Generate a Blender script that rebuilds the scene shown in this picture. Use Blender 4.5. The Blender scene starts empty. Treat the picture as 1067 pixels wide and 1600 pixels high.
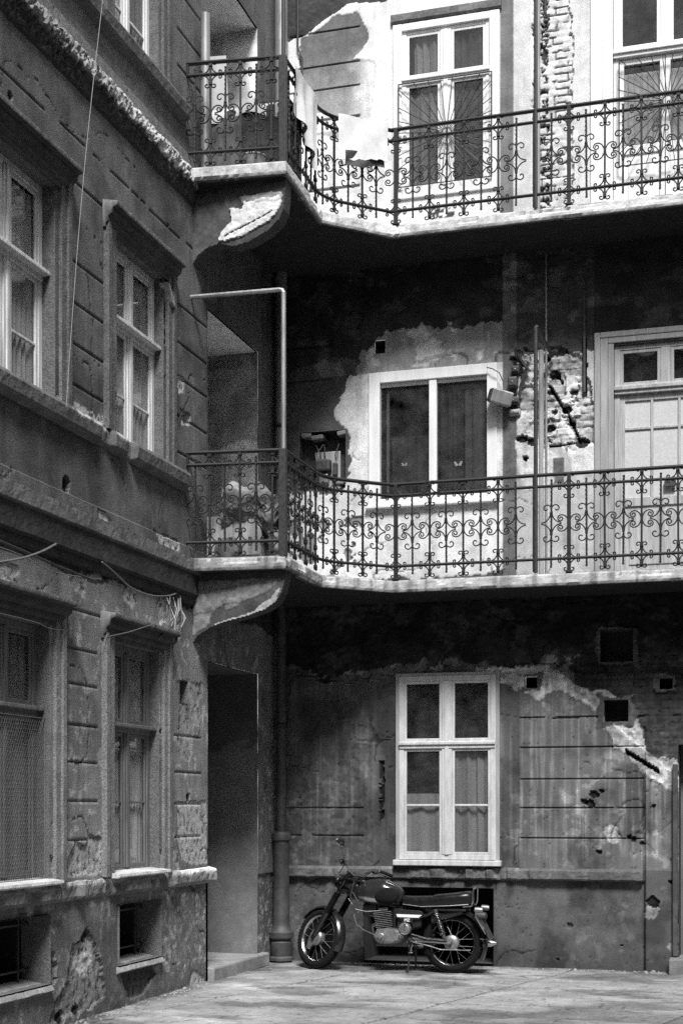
import bpy, bmesh, math, random
import numpy as np
from math import sin, cos, pi, radians
from mathutils import Vector, Matrix
random.seed(7)
SC = bpy.context.scene
COL = SC.collection

# ------------------------------------------------------------------ camera, sky, sun, exposure
YAW = radians(16.5)
cam = bpy.data.objects.new('camera', bpy.data.cameras.new('camera')); COL.objects.link(cam)
cam.location = (5.34, -15.52, 1.70)
cam.rotation_euler = (radians(90), 0, YAW)
cam.data.sensor_fit = 'VERTICAL'; cam.data.sensor_height = 36.0; cam.data.lens = 51.75
cam.data.shift_y = 462 / 1600; cam.data.clip_end = 400
SC.camera = cam
SUN = Vector((0.22, -0.56, 0.80)).normalized()
W = bpy.data.worlds.new('World'); SC.world = W; W.use_nodes = True
wn = W.node_tree.nodes; wl = W.node_tree.links
sky = wn.new('ShaderNodeTexSky'); sky.sky_type = 'NISHITA'; sky.sun_disc = False
sky.sun_elevation = math.asin(SUN.z); sky.sun_rotation = math.atan2(SUN.x, SUN.y)
bw = wn.new('ShaderNodeRGBToBW'); wl.new(sky.outputs[0], bw.inputs[0])
wl.new(bw.outputs[0], wn['Background'].inputs[0]); wn['Background'].inputs[1].default_value = 0.125
sl = bpy.data.lights.new('sun', 'SUN'); sl.energy = 2.9; sl.angle = radians(14)
so = bpy.data.objects.new('sun', sl); COL.objects.link(so); so.location = (0, 0, 30)
so.rotation_euler = SUN.to_track_quat('Z', 'Y').to_euler()
SC.view_settings.view_transform = 'Standard'; SC.view_settings.look = 'None'
SC.view_settings.gamma = 1.0; SC.view_settings.exposure = 1.0
SC.render.engine = 'CYCLES'
SC.cycles.max_bounces = 6
SC.cycles.use_denoising = False
SC.cycles.use_adaptive_sampling = True; SC.cycles.adaptive_threshold = 0.02; SC.cycles.adaptive_min_samples = 64

# ------------------------------------------------------------------ measuring helpers
_s, _c, _f, _H = sin(YAW), cos(YAW), 2300.0, 1262.0
def BW(px, py, Y=0.0):
    t = (px - 533.5) / _f; l = (Y + 15.52) / (_c + t * _s)
    return 5.34 + l * (-_s + t * _c), 1.7 + (_H - py) * l / _f
def LW(px, py, X=0.0):
    t = (px - 533.5) / _f; l = (X - 5.34) / (-_s + t * _c)
    return -15.52 + l * (_c + t * _s), 1.7 + (_H - py) * l / _f

# ------------------------------------------------------------------ noise
def _hash(ix, iy, seed):
    h = (ix.astype(np.int64) * 374761393 + iy.astype(np.int64) * 668265263 + seed * 974711) & 0x7fffffff
    h = ((h ^ (h >> 13)) * 1274126177) & 0x7fffffff
    h = (h ^ (h >> 16)) & 0xffff
    return h / 65535.0
def vn(x, y, seed=0):
    x = np.asarray(x, float); y = np.asarray(y, float)
    ix = np.floor(x); iy = np.floor(y); fx = x - ix; fy = y - iy
    fx = fx * fx * (3 - 2 * fx); fy = fy * fy * (3 - 2 * fy)
    a = _hash(ix, iy, seed); b = _hash(ix + 1, iy, seed); c = _hash(ix, iy + 1, seed); d = _hash(ix + 1, iy + 1, seed)
    return (a * (1 - fx) + b * fx) * (1 - fy) + (c * (1 - fx) + d * fx) * fy
def fbm(x, y, seed=0, o=4):
    r = 0.0; a = 0.5; s = 0.0
    for i in range(o):
        r = r + a * vn(x, y, seed + i * 17); s += a; a *= 0.55; x = np.asarray(x) * 2.07; y = np.asarray(y) * 2.07
    return r / s
def inpoly(u, v, pts):
    ins = np.zeros(np.shape(u), bool); n = len(pts)
    for i in range(n):
        x1, y1 = pts[i]; x2, y2 = pts[(i + 1) % n]
        if y1 == y2: continue
        c = ((v >= min(y1, y2)) & (v < max(y1, y2))) & (u < (x2 - x1) * (v - y1) / (y2 - y1) + x1)
        ins ^= c
    return ins
def mask(U, V, pts, jag=0.05, fr=9, seed=0):
    """polygon with crumbled edges"""
    du = (fbm(U * fr, V * fr, seed, 3) - 0.5) * 2 * jag; dv = (fbm(U * fr, V * fr, seed + 50, 3) - 0.5) * 2 * jag
    f2 = fr * 4.5; du = du + (fbm(U * f2, V * f2, seed + 70, 2) - 0.5) * jag * .7; dv = dv + (fbm(U * f2, V * f2, seed + 90, 2) - 0.5) * jag * .7
    return inpoly(U + du, V + dv, pts)
def smooth(x, a, b):
    t = np.clip((x - a) / (b - a), 0, 1); return t * t * (3 - 2 * t)
def cracks(U, V, seed, fr=1.6, w=0.010, gate=.5):
    wu = U + .12 * (fbm(U * 5, V * 5, seed + 5, 3) - .5); wv = V + .12 * (fbm(U * 5, V * 5, seed + 6, 3) - .5)
    n = vn(wu * fr, wv * fr * 1.15, seed); g = fbm(U * 1.1, V * 1.1, seed + 9, 3)
    return (np.abs(n - .5) < w * fr * .55) & (g > gate)
def bricks(U, V, h=0.078, w=0.27):
    U = U + .020 * (fbm(U * 9, V * 9, 991, 2) - .5); V = V + .022 * (fbm(U * 7, V * 7, 992, 2) - .5)
    row = np.floor(V / h); uu = U / w + 0.5 * (row % 2) + 0.15 * _hash(row, row, 5)
    col = np.floor(uu); fv = V / h - row; fu = uu - col
    m = np.minimum(np.minimum(fv, 1 - fv) * h, np.minimum(fu, 1 - fu) * w)
    return smooth(m, 0.004, 0.012), _hash(row, col, 9)      # 0 in joint .. 1 on brick face, shade

# ------------------------------------------------------------------ materials
MATS = {}
def _new(name):
    m = bpy.data.materials.new(name); m.use_nodes = True; nt = m.node_tree
    return m, nt, nt.nodes['Principled BSDF']
def noise_node(nt, scale, detail=4, rough=0.6, vec=None, stretch=None):
    n = nt.nodes.new('ShaderNodeTexNoise'); n.inputs['Scale'].default_value = scale
    n.inputs['Detail'].default_value = detail; n.inputs['Roughness'].default_value = rough
    if stretch:
        tc = nt.nodes.new('ShaderNodeTexCoord'); mp = nt.nodes.new('ShaderNodeMapping'); mp.inputs['Scale'].default_value = stretch
        nt.links.new(tc.outputs['Object'], mp.inputs[0]); nt.links.new(mp.outputs[0], n.inputs[0])
    else:
        tc = nt.nodes.new('ShaderNodeTexCoord'); nt.links.new(tc.outputs['Object'], n.inputs[0])
    return n
def mrange(nt, src, lo, hi, a=0.3, b=0.7):
    r = nt.nodes.new('ShaderNodeMapRange'); r.inputs[1].default_value = a; r.inputs[2].default_value = b
    r.inputs[3].default_value = lo; r.inputs[4].default_value = hi; nt.links.new(src, r.inputs[0]); return r.outputs[0]
def mul(nt, a, b):
    m = nt.nodes.new('ShaderNodeMath'); m.operation = 'MULTIPLY'
    for i, x in enumerate((a, b)):
        if isinstance(x, float): m.inputs[i].default_value = x
        else: nt.links.new(x, m.inputs[i])
    return m.outputs[0]
def attr_mat(name, grain=90, bump=0.5, dist=0.004, var=0.25, grainvar=0.2):
    """masonry whose grey value comes from the 'alb' attribute of the mesh, plus procedural grain"""
    m, nt, p = _new(name)
    at = nt.nodes.new('ShaderNodeAttribute'); at.attribute_name = 'alb'
    n1 = noise_node(nt, 7, 6, 0.65); n2 = noise_node(nt, grain, 3, 0.7)
    v = mul(nt, at.outputs['Fac'], mrange(nt, n1.outputs[0], 1 - var, 1 + var))
    v = mul(nt, v, mrange(nt, n2.outputs[0], 1 - grainvar, 1 + grainvar))
    nt.links.new(v, p.inputs['Base Color']); p.inputs['Roughness'].default_value = 0.93
    p.inputs['Specular IOR Level'].default_value = 0.15
    b = nt.nodes.new('ShaderNodeBump'); b.inputs['Strength'].default_value = bump; b.inputs['Distance'].default_value = dist
    nt.links.new(n2.outputs[0], b.inputs['Height']); nt.links.new(b.outputs[0], p.inputs['Normal'])
    MATS[name] = m; return m
def simple(name, val, rough=0.6, metal=0.0, var=0.15, scale=12, bump=0.15, bscale=None, spec=0.5, stretch=None, coat=0):
    m, nt, p = _new(name)
    n1 = noise_node(nt, scale, 5, 0.65, stretch=stretch)
    v = mul(nt, float(val), mrange(nt, n1.outputs[0], 1 - var, 1 + var))
    nt.links.new(v, p.inputs['Base Color'])
    r = mrange(nt, n1.outputs[0], max(rough - 0.08, 0.02), min(rough + 0.1, 1)); nt.links.new(r, p.inputs['Roughness'])
    p.inputs['Metallic'].default_value = metal; p.inputs['Specular IOR Level'].default_value = spec
    if coat: p.inputs['Coat Weight'].default_value = coat
    if bump:
        n2 = noise_node(nt, bscale or scale * 6, 3, 0.6, stretch=stretch)
        b = nt.nodes.new('ShaderNodeBump'); b.inputs['Strength'].default_value = bump; b.inputs['Distance'].default_value = 0.002
        nt.links.new(n2.outputs[0], b.inputs['Height']); nt.links.new(b.outputs[0], p.inputs['Normal'])
    MATS[name] = m; return m
attr_mat('back_plaster', 95, 0.7, 0.006, 0.20, 0.30)
attr_mat('roughcast', 80, 1.0, 0.008, 0.20, 0.50)
attr_mat('stone', 60, 0.7, 0.006, 0.25, 0.2)
simple('iron', 0.012, 0.6, 0.0, 0.5, 40, 0.4, 200, 0.4)
simple('old_iron', 0.035, 0.55, 0.0, 0.4, 25, 0.4, 150, 0.4)
simple('zinc', 0.30, 0.42, 0.4, 0.3, 9, 0.2, 60, 0.5, stretch=(1, 1, .3))
simple('dark_pipe', 0.065, 0.55, 0.1, 0.35, 9, 0.3, 60)
simple('white_paint', 0.72, 0.45, 0, 0.10, 14, 0.3, 60, stretch=(1, 1, .15))
simple('grey_paint', 0.30, 0.5, 0, 0.25, 20, 0.35, 60, stretch=(1, 1, .12))
simple('pale_wood', 0.36, 0.6, 0, 0.35, 30, 0.4, 80, stretch=(1, 1, .08))
simple('bleached_wood', 0.58, 0.6, 0, 0.35, 30, 0.4, 80, stretch=(1, 1, .08))
simple('weathered_white', 0.50, 0.6, 0, 0.22, 18, 0.4, 70, stretch=(1, 1, .2))
simple('brown_wood', 0.13, 0.6, 0, 0.35, 30, 0.4, 80, stretch=(1, 1, .1))
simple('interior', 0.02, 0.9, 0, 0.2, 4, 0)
simple('white_cloth', 0.66, 0.9, 0, 0.14, 7, 0.3, 90)
simple('net_curtain', 0.66, 0.9, 0, 0.18, 6, 0.2, 60, stretch=(1, 1, .1))
simple('dim_curtain', 0.035, 0.9, 0, 0.4, 6, 0.2, 60, stretch=(1, 1, .1))
simple('dark_curtain', 0.08, 0.9, 0, 0.3, 6, 0.2, 60, stretch=(1, 1, .1))
simple('mid_curtain', 0.36, 0.9, 0, 0.25, 6, 0.2, 60, stretch=(1, 1, .1))
simple('frosted', 0.50, 0.5, 0, 0.10, 40, 0.6, 120)
simple('rubber', 0.010, 0.85, 0, 0.3, 20, 0.3, 90, 0.12)
simple('chrome', 0.50, 0.22, 1.0, 0.12, 20, 0.05, 60)
simple('alloy', 0.26, 0.42, 0.7, 0.2, 25, 0.25, 90)
simple('cast_dark', 0.05, 0.55, 0.2, 0.3, 25, 0.3, 90)
simple('black_paint', 0.012, 0.22, 0.0, 0.2, 20, 0.03, 60, 0.5, coat=0.3)
simple('tank_paint', 0.022, 0.14, 0.0, 0.08, 12, 0.02, 60, 0.4, coat=0.25)
simple('seat_vinyl', 0.010, 0.30, 0, 0.25, 18, 0.2, 120, 0.3)
simple('white_enamel', 0.75, 0.3, 0, 0.05, 20, 0.05)
simple('cord', 0.30, 0.8, 0, 0.1, 20, 0)
simple('cable_black', 0.03, 0.6, 0, 0.2, 20, 0)
simple('cable_grey', 0.12, 0.6, 0, 0.2, 20, 0)
simple('rag', 0.17, 0.9, 0, 0.6, 9, 0.5, 40)
def glass_mat():
    m, nt, p = _new('glass'); nt.nodes.remove(p)
    g = nt.nodes.new('ShaderNodeBsdfGlossy'); g.inputs['Roughness'].default_value = 0.03; g.inputs[0].default_value = (.85, .85, .85, 1)
    t = nt.nodes.new('ShaderNodeBsdfTransparent'); t.inputs[0].default_value = (.80, .80, .80, 1)
    fr = nt.nodes.new('ShaderNodeFresnel'); fr.inputs[0].default_value = 1.6
    n = noise_node(nt, 1.6, 2, 0.5); b = nt.nodes.new('ShaderNodeBump'); b.inputs['Strength'].default_value = 0.25; b.inputs['Distance'].default_value = 0.02
    nt.links.new(n.outputs[0], b.inputs['Height']); nt.links.new(b.outputs[0], g.inputs['Normal'])
    d = nt.nodes.new('ShaderNodeBsdfDiffuse'); d.inputs[0].default_value = (.25, .25, .25, 1)
    mx = nt.nodes.new('ShaderNodeMixShader'); ge = nt.nodes.new('ShaderNodeNewGeometry'); sb = nt.nodes.new('ShaderNodeMath'); sb.operation = 'SUBTRACT'; sb.inputs[0].default_value = 1.0; nt.links.new(ge.outputs['Backfacing'], sb.inputs[1]); nt.links.new(mul(nt, fr.outputs[0], sb.outputs[0]), mx.inputs[0]); nt.links.new(t.outputs[0], mx.inputs[1]); nt.links.new(g.outputs[0], mx.inputs[2])
    m2 = nt.nodes.new('ShaderNodeMixShader'); n3 = noise_node(nt, 5, 5, 0.6)
    nt.links.new(mrange(nt, n3.outputs[0], 0.0, 0.10), m2.inputs[0]); nt.links.new(mx.outputs[0], m2.inputs[1]); nt.links.new(d.outputs[0], m2.inputs[2])
    nt.links.new(m2.outputs[0], nt.nodes['Material Output'].inputs[0]); MATS['glass'] = m
glass_mat()
def ground_mat():
    m, nt, p = _new('paving')
    at = nt.nodes.new('ShaderNodeAttribute'); at.attribute_name = 'alb'
    n1 = noise_node(nt, 2.2, 6, 0.65, stretch=(1.0, 1.25, 1)); n2 = noise_node(nt, 60, 3, 0.7)
    v = mul(nt, at.outputs['Fac'], mrange(nt, n1.outputs[0], 0.72, 1.25)); v = mul(nt, v, mrange(nt, n2.outputs[0], 0.82, 1.18))
    nt.links.new(v, p.inputs['Base Color']); nt.links.new(mrange(nt, n1.outputs[0], 0.5, 0.85), p.inputs['Roughness'])
    p.inputs['Specular IOR Level'].default_value = 0.3
    b = nt.nodes.new('ShaderNodeBump'); b.inputs['Strength'].default_value = 0.6; b.inputs['Distance'].default_value = 0.006
    nt.links.new(n2.outputs[0], b.inputs['Height']); nt.links.new(b.outputs[0], p.inputs['Normal']); MATS['paving'] = m
ground_mat()

# ------------------------------------------------------------------ object helpers
def mapper(side):
    """wall coordinates (u along, v up, w out) to the world"""
    if side == 'B': return lambda u, v, w: (u, -w, v)
    if side == 'L': return lambda u, v, w: (w, u, v)
    return lambda u, v, w: (u, v, w)
def link(name, me, mat, parent=None, smooth_=False):
    o = bpy.data.objects.new(name, me); COL.objects.link(o)
    if mat and not me.materials: me.materials.append(MATS[mat])
    if parent: o.parent = parent
    if smooth_: me.shade_smooth()
    return o
def thing(name, label, cat, loc=(0, 0, 0), rz=0, group=None):
    o = bpy.data.objects.new(name, None); COL.objects.link(o); o.location = loc; o.rotation_euler = (0, 0, rz)
    o.empty_display_size = 0.1; o['label'] = label; o['category'] = cat
    if group: o['group'] = group
    return o
def tag(o, label, cat, group=None):
    o['label'] = label; o['category'] = cat
    if group: o['group'] = group
    return o
class MB:
    def __init__(s, side='W'): s.v = []; s.f = []; s.m = mapper(side)
    def add(s, vs, fs):
        b = len(s.v); s.v += [s.m(*p) for p in vs]; s.f += [tuple(b + i for i in f) for f in fs]; return s
    def box(s, a, b, bev=0.0):
        x0, y0, z0 = [min(a[i], b[i]) for i in range(3)]; x1, y1, z1 = [max(a[i], b[i]) for i in range(3)]
        if bev <= 0:
            return s.add([(x0, y0, z0), (x1, y0, z0), (x1, y1, z0), (x0, y1, z0), (x0, y0, z1), (x1, y0, z1), (x1, y1, z1), (x0, y1, z1)],
                  [(3, 2, 1, 0), (4, 5, 6, 7), (0, 1, 5, 4), (1, 2, 6, 5), (2, 3, 7, 6), (3, 0, 4, 7)])
        bm = bmesh.new(); bmesh.ops.create_cube(bm, size=1)
        for v in bm.verts: v.co = Vector(((x0 + x1) / 2 + v.co.x * (x1 - x0), (y0 + y1) / 2 + v.co.y * (y1 - y0), (z0 + z1) / 2 + v.co.z * (z1 - z0)))
        bmesh.ops.bevel(bm, geom=bm.edges[:], offset=min(bev, (x1 - x0) * .45, (y1 - y0) * .45, (z1 - z0) * .45), segments=2, affect='EDGES', profile=0.5)
        bm.verts.index_update(); s.add([tuple(v.co) for v in bm.verts], [tuple(v.index for v in f.verts) for f in bm.faces]); bm.free(); return s
    def tube(s, pts, r, n=8, cap=True, closed=False):
        P = [Vector(p) for p in pts]; k = len(P); rs = r if isinstance(r, (list, tuple)) else [r] * k
        vs = []; up = None
        for i in range(k):
            if closed: t = P[(i + 1) % k] - P[i - 1]
            else: t = P[min(i + 1, k - 1)] - P[max(i - 1, 0)]
            if t.length < 1e-9: t = Vector((0, 0, 1))
            t.normalize()
            if up is None:
                up = Vector((0, 0, 1)) if abs(t.z) < 0.9 else Vector((1, 0, 0))
            a = t.cross(up)
            if a.length < 1e-6: a = t.orthogonal()
            a.normalize(); b = a.cross(t).normalized(); up = b
            for j in range(n):
                q = 2 * pi * j / n; w = P[i] + (a * cos(q) + b * sin(q)) * rs[i]; vs.append(tuple(w))
        fs = []
        for i in range(k if closed else k - 1):
            i2 = (i + 1) % k
            for j in range(n): fs.append((i * n + j, i * n + (j + 1) % n, i2 * n + (j + 1) % n, i2 * n + j))
        if cap and not closed: fs.append(tuple(range(n - 1, -1, -1))); fs.append(tuple((k - 1) * n + j for j in range(n)))
        return s.add(vs, fs)
    def lathe(s, prof, c=(0, 0, 0), axis='z', n=24, rot=None):
        vs = []; k = len(prof)
        for (r, h) in prof:
            for j in range(n):
                q = 2 * pi * j / n; p = Vector((r * cos(q), r * sin(q), h))
                if axis == 'y': p = Vector((p.x, p.z, -p.y))
                if axis == 'x': p = Vector((p.z, p.x, p.y))
                if rot: p = rot @ p
                vs.append((p.x + c[0], p.y + c[1], p.z + c[2]))
        fs = []
        for i in range(k - 1):
            for j in range(n): fs.append((i * n + j, i * n + (j + 1) % n, (i + 1) * n + (j + 1) % n, (i + 1) * n + j))
        if prof[0][0] > 1e-5: fs.append(tuple(range(n - 1, -1, -1)))
        if prof[-1][0] > 1e-5: fs.append(tuple((k - 1) * n + j for j in range(n)))
        return s.add(vs, fs)
    def prism(s, poly, w0, w1, plane='xy'):
        n = len(poly)
        def P(p, w): return {'xy': (p[0], p[1], w), 'xz': (p[0], w, p[1]), 'yz': (w, p[0], p[1])}[plane]
        vs = [P(p, w0) for p in poly] + [P(p, w1) for p in poly]
        return s.add(vs, [tuple(range(n - 1, -1, -1)), tuple(range(n, 2 * n))] + [(i, (i + 1) % n, n + (i + 1) % n, n + i) for i in range(n)])
    def loft(s, secs, n=20):
        """secs: (x, y, zc, half width, half height, power)"""
        vs = []
        for (x, y, z, a, b, pw) in secs:
            for j in range(n):
                q = 2 * pi * j / n; cx, sx = cos(q), sin(q)
                vs.append((x, y + a * math.copysign(abs(cx) ** (2 / pw), cx), z + b * math.copysign(abs(sx) ** (2 / pw), sx)))
        fs = []
        for i in range(len(secs) - 1):
            for j in range(n): fs.append((i * n + j, (i + 1) * n + j, (i + 1) * n + (j + 1) % n, i * n + (j + 1) % n))
        fs.append(tuple(range(n))); k = (len(secs) - 1) * n; fs.append(tuple(k + j for j in range(n - 1, -1, -1)))
        return s.add(vs, fs)
    def mesh(s, name='m', fix=True):
        me = bpy.data.meshes.new(name); me.from_pydata(s.v, [], s.f); me.update()
        if fix:
            bm = bmesh.new(); bm.from_mesh(me); bmesh.ops.recalc_face_normals(bm, faces=bm.faces[:]); bm.to_mesh(me); bm.free()
        return me
    def build(s, name, mat, parent=None, sm=False, xf=None):
        if xf: s.v = [tuple(xf(Vector(p))) for p in s.v]
        me = s.mesh(name)
        if sm:
            me.shade_smooth()
            try: me.set_sharp_from_angle(angle=radians(38))
            except Exception: pass
        return link(name, me, mat, parent)
def set_alb(me, a):
    at = me.attributes.new('alb', 'FLOAT', 'POINT'); at.data.foreach_set('value', np.ascontiguousarray(a, dtype=np.float32).ravel())
def lines(a, b, fine, f0, f1, coarse, extra=()):
    L = [a, b] + list(extra)
    x = f0
    while x < f1: L.append(x); x += fine
    x = f0
    while x > a: L.append(x); x -= coarse
    x = f1
    while x < b: L.append(x); x += coarse
    L = sorted(v for v in L if a <= v <= b); out = [L[0]]
    ex = set(round(e, 5) for e in list(extra) + [a, b])
    for v in L[1:]:
        if v - out[-1] < fine * 0.4:
            if round(v, 5) in ex and round(out[-1], 5) not in ex: out[-1] = v
            elif round(v, 5) in ex and v - out[-1] > 1e-5: out.append(v)
            continue
        out.append(v)
    return np.array(out)
def sheet(name, side, us, vs, fn, mat, parent, holes=(), reveal=0.12, reveal_alb=0.15, sm=True, keepfn=None):
    """one dense wall skin with relief; holes = (u0,u1,v0,v1[,depth]) are real openings with reveals"""
    U, V = np.meshgrid(us, vs); Wd, A = fn(U, V); nu, nv = len(us), len(vs)
    A = np.clip(A, 0.008, 0.85)
    if side == 'B': co = np.stack([U, -Wd, V], -1)
    elif side == 'L': co = np.stack([Wd, U, V], -1)
    else: co = np.stack([U, V, Wd], -1)
    co = co.reshape(-1, 3); alb = A.reshape(-1)
    uc = (us[:-1] + us[1:]) / 2; vc = (vs[:-1] + vs[1:]) / 2; UC, VC = np.meshgrid(uc, vc)
    keep = np.ones(UC.shape, bool)
    if keepfn is not None: keep &= keepfn(UC, VC)
    for h in holes: keep &= ~((UC > h[0]) & (UC < h[1]) & (VC > h[2]) & (VC < h[3]))
    jj, ii = np.nonzero(keep); b = jj * nu + ii
    q = np.stack([b, b + 1, b + nu + 1, b + nu], -1)
    ev = []; ef = []; n0 = len(co); m = mapper(side)
    for h in holes:
        d = h[4] if len(h) > 4 else reveal
        c = [(h[0], h[2]), (h[1], h[2]), (h[1], h[3]), (h[0], h[3])]
        for k in range(4):
            p, r = c[k], c[(k + 1) % 4]; bb = n0 + len(ev)
            ev += [m(p[0], p[1], 0.0), m(r[0], r[1], 0.0), m(r[0], r[1], -d), m(p[0], p[1], -d)]
            ef.append((bb, bb + 3, bb + 2, bb + 1))
    if ev:
        co = np.vstack([co, np.array(ev)]); q = np.vstack([q, np.array(ef)]); alb = np.concatenate([alb, np.full(len(ev), reveal_alb)])
    me = bpy.data.meshes.new(name)
    me.vertices.add(len(co)); me.vertices.foreach_set('co', co.astype(np.float32).ravel())
    me.loops.add(q.size); me.loops.foreach_set('vertex_index', q.astype(np.int32).ravel())
    me.polygons.add(len(q)); me.polygons.foreach_set('loop_start', np.arange(0, q.size, 4, dtype=np.int32))
    me.polygons.foreach_set('loop_total', np.full(len(q), 4, dtype=np.int32))
    me.update(); me.validate(); set_alb(me, alb)
    if sm:
        me.shade_smooth()
        try: me.set_sharp_from_angle(angle=radians(45))
        except Exception: pass
    return link(name, me, mat, parent)
def strip(name, side, prof, u0, u1, mat, parent, alb=0.3, jag=0.006, du=0.02, dark=0.5, seed=1, crumble=None, albf=None):
    """weathered moulding: profile (w, v) run along u, with crumbled arrises"""
    n = max(2, int(abs(u1 - u0) / du)); us = np.linspace(u0, u1, n + 1); pr = []
    for i in range(len(prof) - 1):                           # resample the profile
        a, b = prof[i], prof[i + 1]; k = max(1, int(math.hypot(b[0] - a[0], b[1] - a[1]) / 0.02))
        for j in range(k): pr.append((a[0] + (b[0] - a[0]) * j / k, a[1] + (b[1] - a[1]) * j / k))
    pr.append(prof[-1]); pr = np.array(pr); m = len(pr)
    U = np.repeat(us[:, None], m, 1); Wp = np.repeat(pr[None, :, 0], n + 1, 0).copy(); Vp = np.repeat(pr[None, :, 1], n + 1, 0).copy()
    arc = np.arange(m) * 0.02
    nz = fbm(U * 22, arc[None, :] * 22, seed, 3) - 0.5; n2 = fbm(U * 5, arc[None, :] * 4, seed + 3, 3)
    wmax = max(pr[:, 0]); wmin = min(pr[:, 0])
    rel = (Wp - wmin) / max(wmax - wmin, 1e-4)
    Wp += nz * jag * 2 * rel; Vp += (fbm(U * 20, arc[None, :] * 20, seed + 9, 3) - 0.5) * jag * 1.4 * rel
    if crumble is not None:
        c = crumble(U, Vp); Wp -= c * 0.6 * (wmax - wmin) * rel * (0.5 + n2)
    A = alb * (0.7 + 0.6 * n2) * (0.85 + 0.3 * vn(U * 60, arc[None, :] * 60, seed))
    if albf is not None: A = albf(U, Vp, A, rel)
    mp = mapper(side); vsx = [mp(U[i, j], Vp[i, j], Wp[i, j]) for i in range(n + 1) for j in range(m)]
    fs = [(i * m + j, (i + 1) * m + j, (i + 1) * m + j + 1, i * m + j + 1) for i in range(n) for j in range(m - 1)]
    fs.append(tuple(range(m))); fs.append(tuple(n * m + j for j in range(m - 1, -1, -1)))
    me = bpy.data.meshes.new(name); me.from_pydata(vsx, [], fs); me.update()
    bm = bmesh.new(); bm.from_mesh(me); bmesh.ops.recalc_face_normals(bm, faces=bm.faces[:]); bm.to_mesh(me); bm.free()
    set_alb(me, np.clip(A, .01, .8)); return link(name, me, mat, parent)
def attr_obj(o, alb, var=0.3, seed=0, fr=6):
    """give a mesh object the grey attribute with some mottling"""
    me = o.data; n = len(me.vertices); co = np.empty(n * 3, np.float32); me.vertices.foreach_get('co', co); co = co.reshape(-1, 3)
    a = alb * (1 - var / 2 + var * fbm(co[:, 0] * fr + co[:, 1] * fr * .7, co[:, 2] * fr, seed, 3)); set_alb(me, a); return o
exec_parts = []

# ------------------------------------------------------------------ levels
SLAB = [(3.92, 4.05), (7.59, 7.72)]          # underside, top of the two galleries
XC, YE = 0.945, -2.50                          # outer corner of the gallery beside the left wing
P1, P2 = (XC, -1.36), (1.53, -0.80)           # chamfer of the gallery's inner corner
NI = (-2.09, -0.65)                           # stair niche opening in the left wing
def PB(pts): return [BW(*p) for p in pts]
def PL(pts): return [LW(*p) for p in pts]

# ------------------------------------------------------------------ ground
def ground_fn(U, V):
    n = fbm(U * 1.1, V * 1.6, 3, 5); n2 = fbm(U * 5, V * 6, 8, 4); n3 = fbm(U * 16, V * 16, 9, 3); A = 0.29 + 0.24 * (n - 0.5)
    A = A * (0.80 + 0.4 * n2) * (.86 + .28 * n3)
    st = smooth(fbm(U * 1.0 + 3, V * 2.3, 21, 5), 0.53, 0.62); A = A * (1 - 0.42 * st * (.5 + n3))
    D = 0.016 * (fbm(U * 1.5, V * 1.5, 2, 4) - 0.5) + 0.008 * (n2 - 0.5) + .004 * (n3 - .5) - .005 * st
    for (a, b, sd) in ((-3.25, 0.09, 31), (-1.75, 0.03, 33), (-4.9, .05, 34)):              # joints of the concrete bays
        yl = a + b * U + 0.03 * (fbm(U * 2, U * 0, sd, 3) - 0.5); k = np.abs(V - yl) < 0.022 * (.4 + n2); A = np.where(k, A * .3, A); D = np.where(k, D - .012, D)
    for (a, sd) in ((1.35, 41), (3.3, 42), (5.4, 43)):
        xl = a + .25 * V + .03 * (fbm(V * 2, V * 0, sd, 3) - .5); k = np.abs(U - xl) < 0.018 * (.4 + n2); A = np.where(k, A * .35, A); D = np.where(k, D - .010, D)
    ck = cracks(U, V, 45, 1.2, .008, .42) | cracks(U, V, 46, 2.3, .007, .52); A = np.where(ck, A * .5, A); D = np.where(ck, D - .008, D)
    grit = fbm(U * 28, V * 28, 47, 2) > .78; A = np.where(grit, A * .45, A)
    dirt = np.clip(smooth(V, -0.40, -0.06) + smooth(-U, -0.30, -0.02), 0, 1); A = A * (1 - 0.55 * dirt * smooth(n2, .3, .6))
    oil_shade = smooth(np.hypot((U - 1.6) / 1.0, (V + .55) / .42) + .7 * (n2 - .5), 1.05, .65); A = A * (1 - .55 * oil_shade)  # motorcycle's shadow, with some oil stain, darkened into the paving colour
    pale = np.exp(-(((U - 0.55) / 0.30) ** 2 + ((V + 2.35) / 0.16) ** 2)); A = A + 0.34 * pale * smooth(n2, .35, .6)
    far = np.clip(1 - (np.hypot(U - 3, V + 3) / 9), 0, 1); return D * smooth(far, 0, .4), A
gu = lines(-30, 40, 0.022, -0.1, 5.4, 2.5); gv = lines(-45, 25, 0.022, -5.2, 0.3, 2.5)
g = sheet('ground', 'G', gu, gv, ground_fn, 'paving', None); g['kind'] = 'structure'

# ------------------------------------------------------------------ back range of the tenement
back = thing('tenement_house', 'crumbling tenement range with pale and sooty plaster straight behind the motorcycle', 'building', (0, 0, 0))
TOP = 12.2
GW = (1.40, 2.46, 1.14, 3.12); F1W = (1.18, 2.37, 5.06, 6.33); F2W = (1.42, 2.40, 8.36, 10.14)
F1D = (3.70, 4.75, 4.06, 6.52); F2D = (3.69, 4.75, 7.73, 10.3); GD = (4.36, 5.5, 0.0, 2.35); CELL = (1.0, 2.43, 0.035, 0.84)
NICH = tuple([BW(468, 672)[0], BW(540, 672)[0], BW(500, 765)[1], BW(500, 674)[1]])
vents = []
for (a, b, c, d) in ((937, 985, 988, 1033), (943, 1094, 981, 1127), (821, 1058, 839, 1075), (1030, 1060, 1050, 1076)):
    x0, z1 = BW(a, b); x1, z0 = BW(c, d); vents.append((x0, x1, z0, z1, 0.22))
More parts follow.
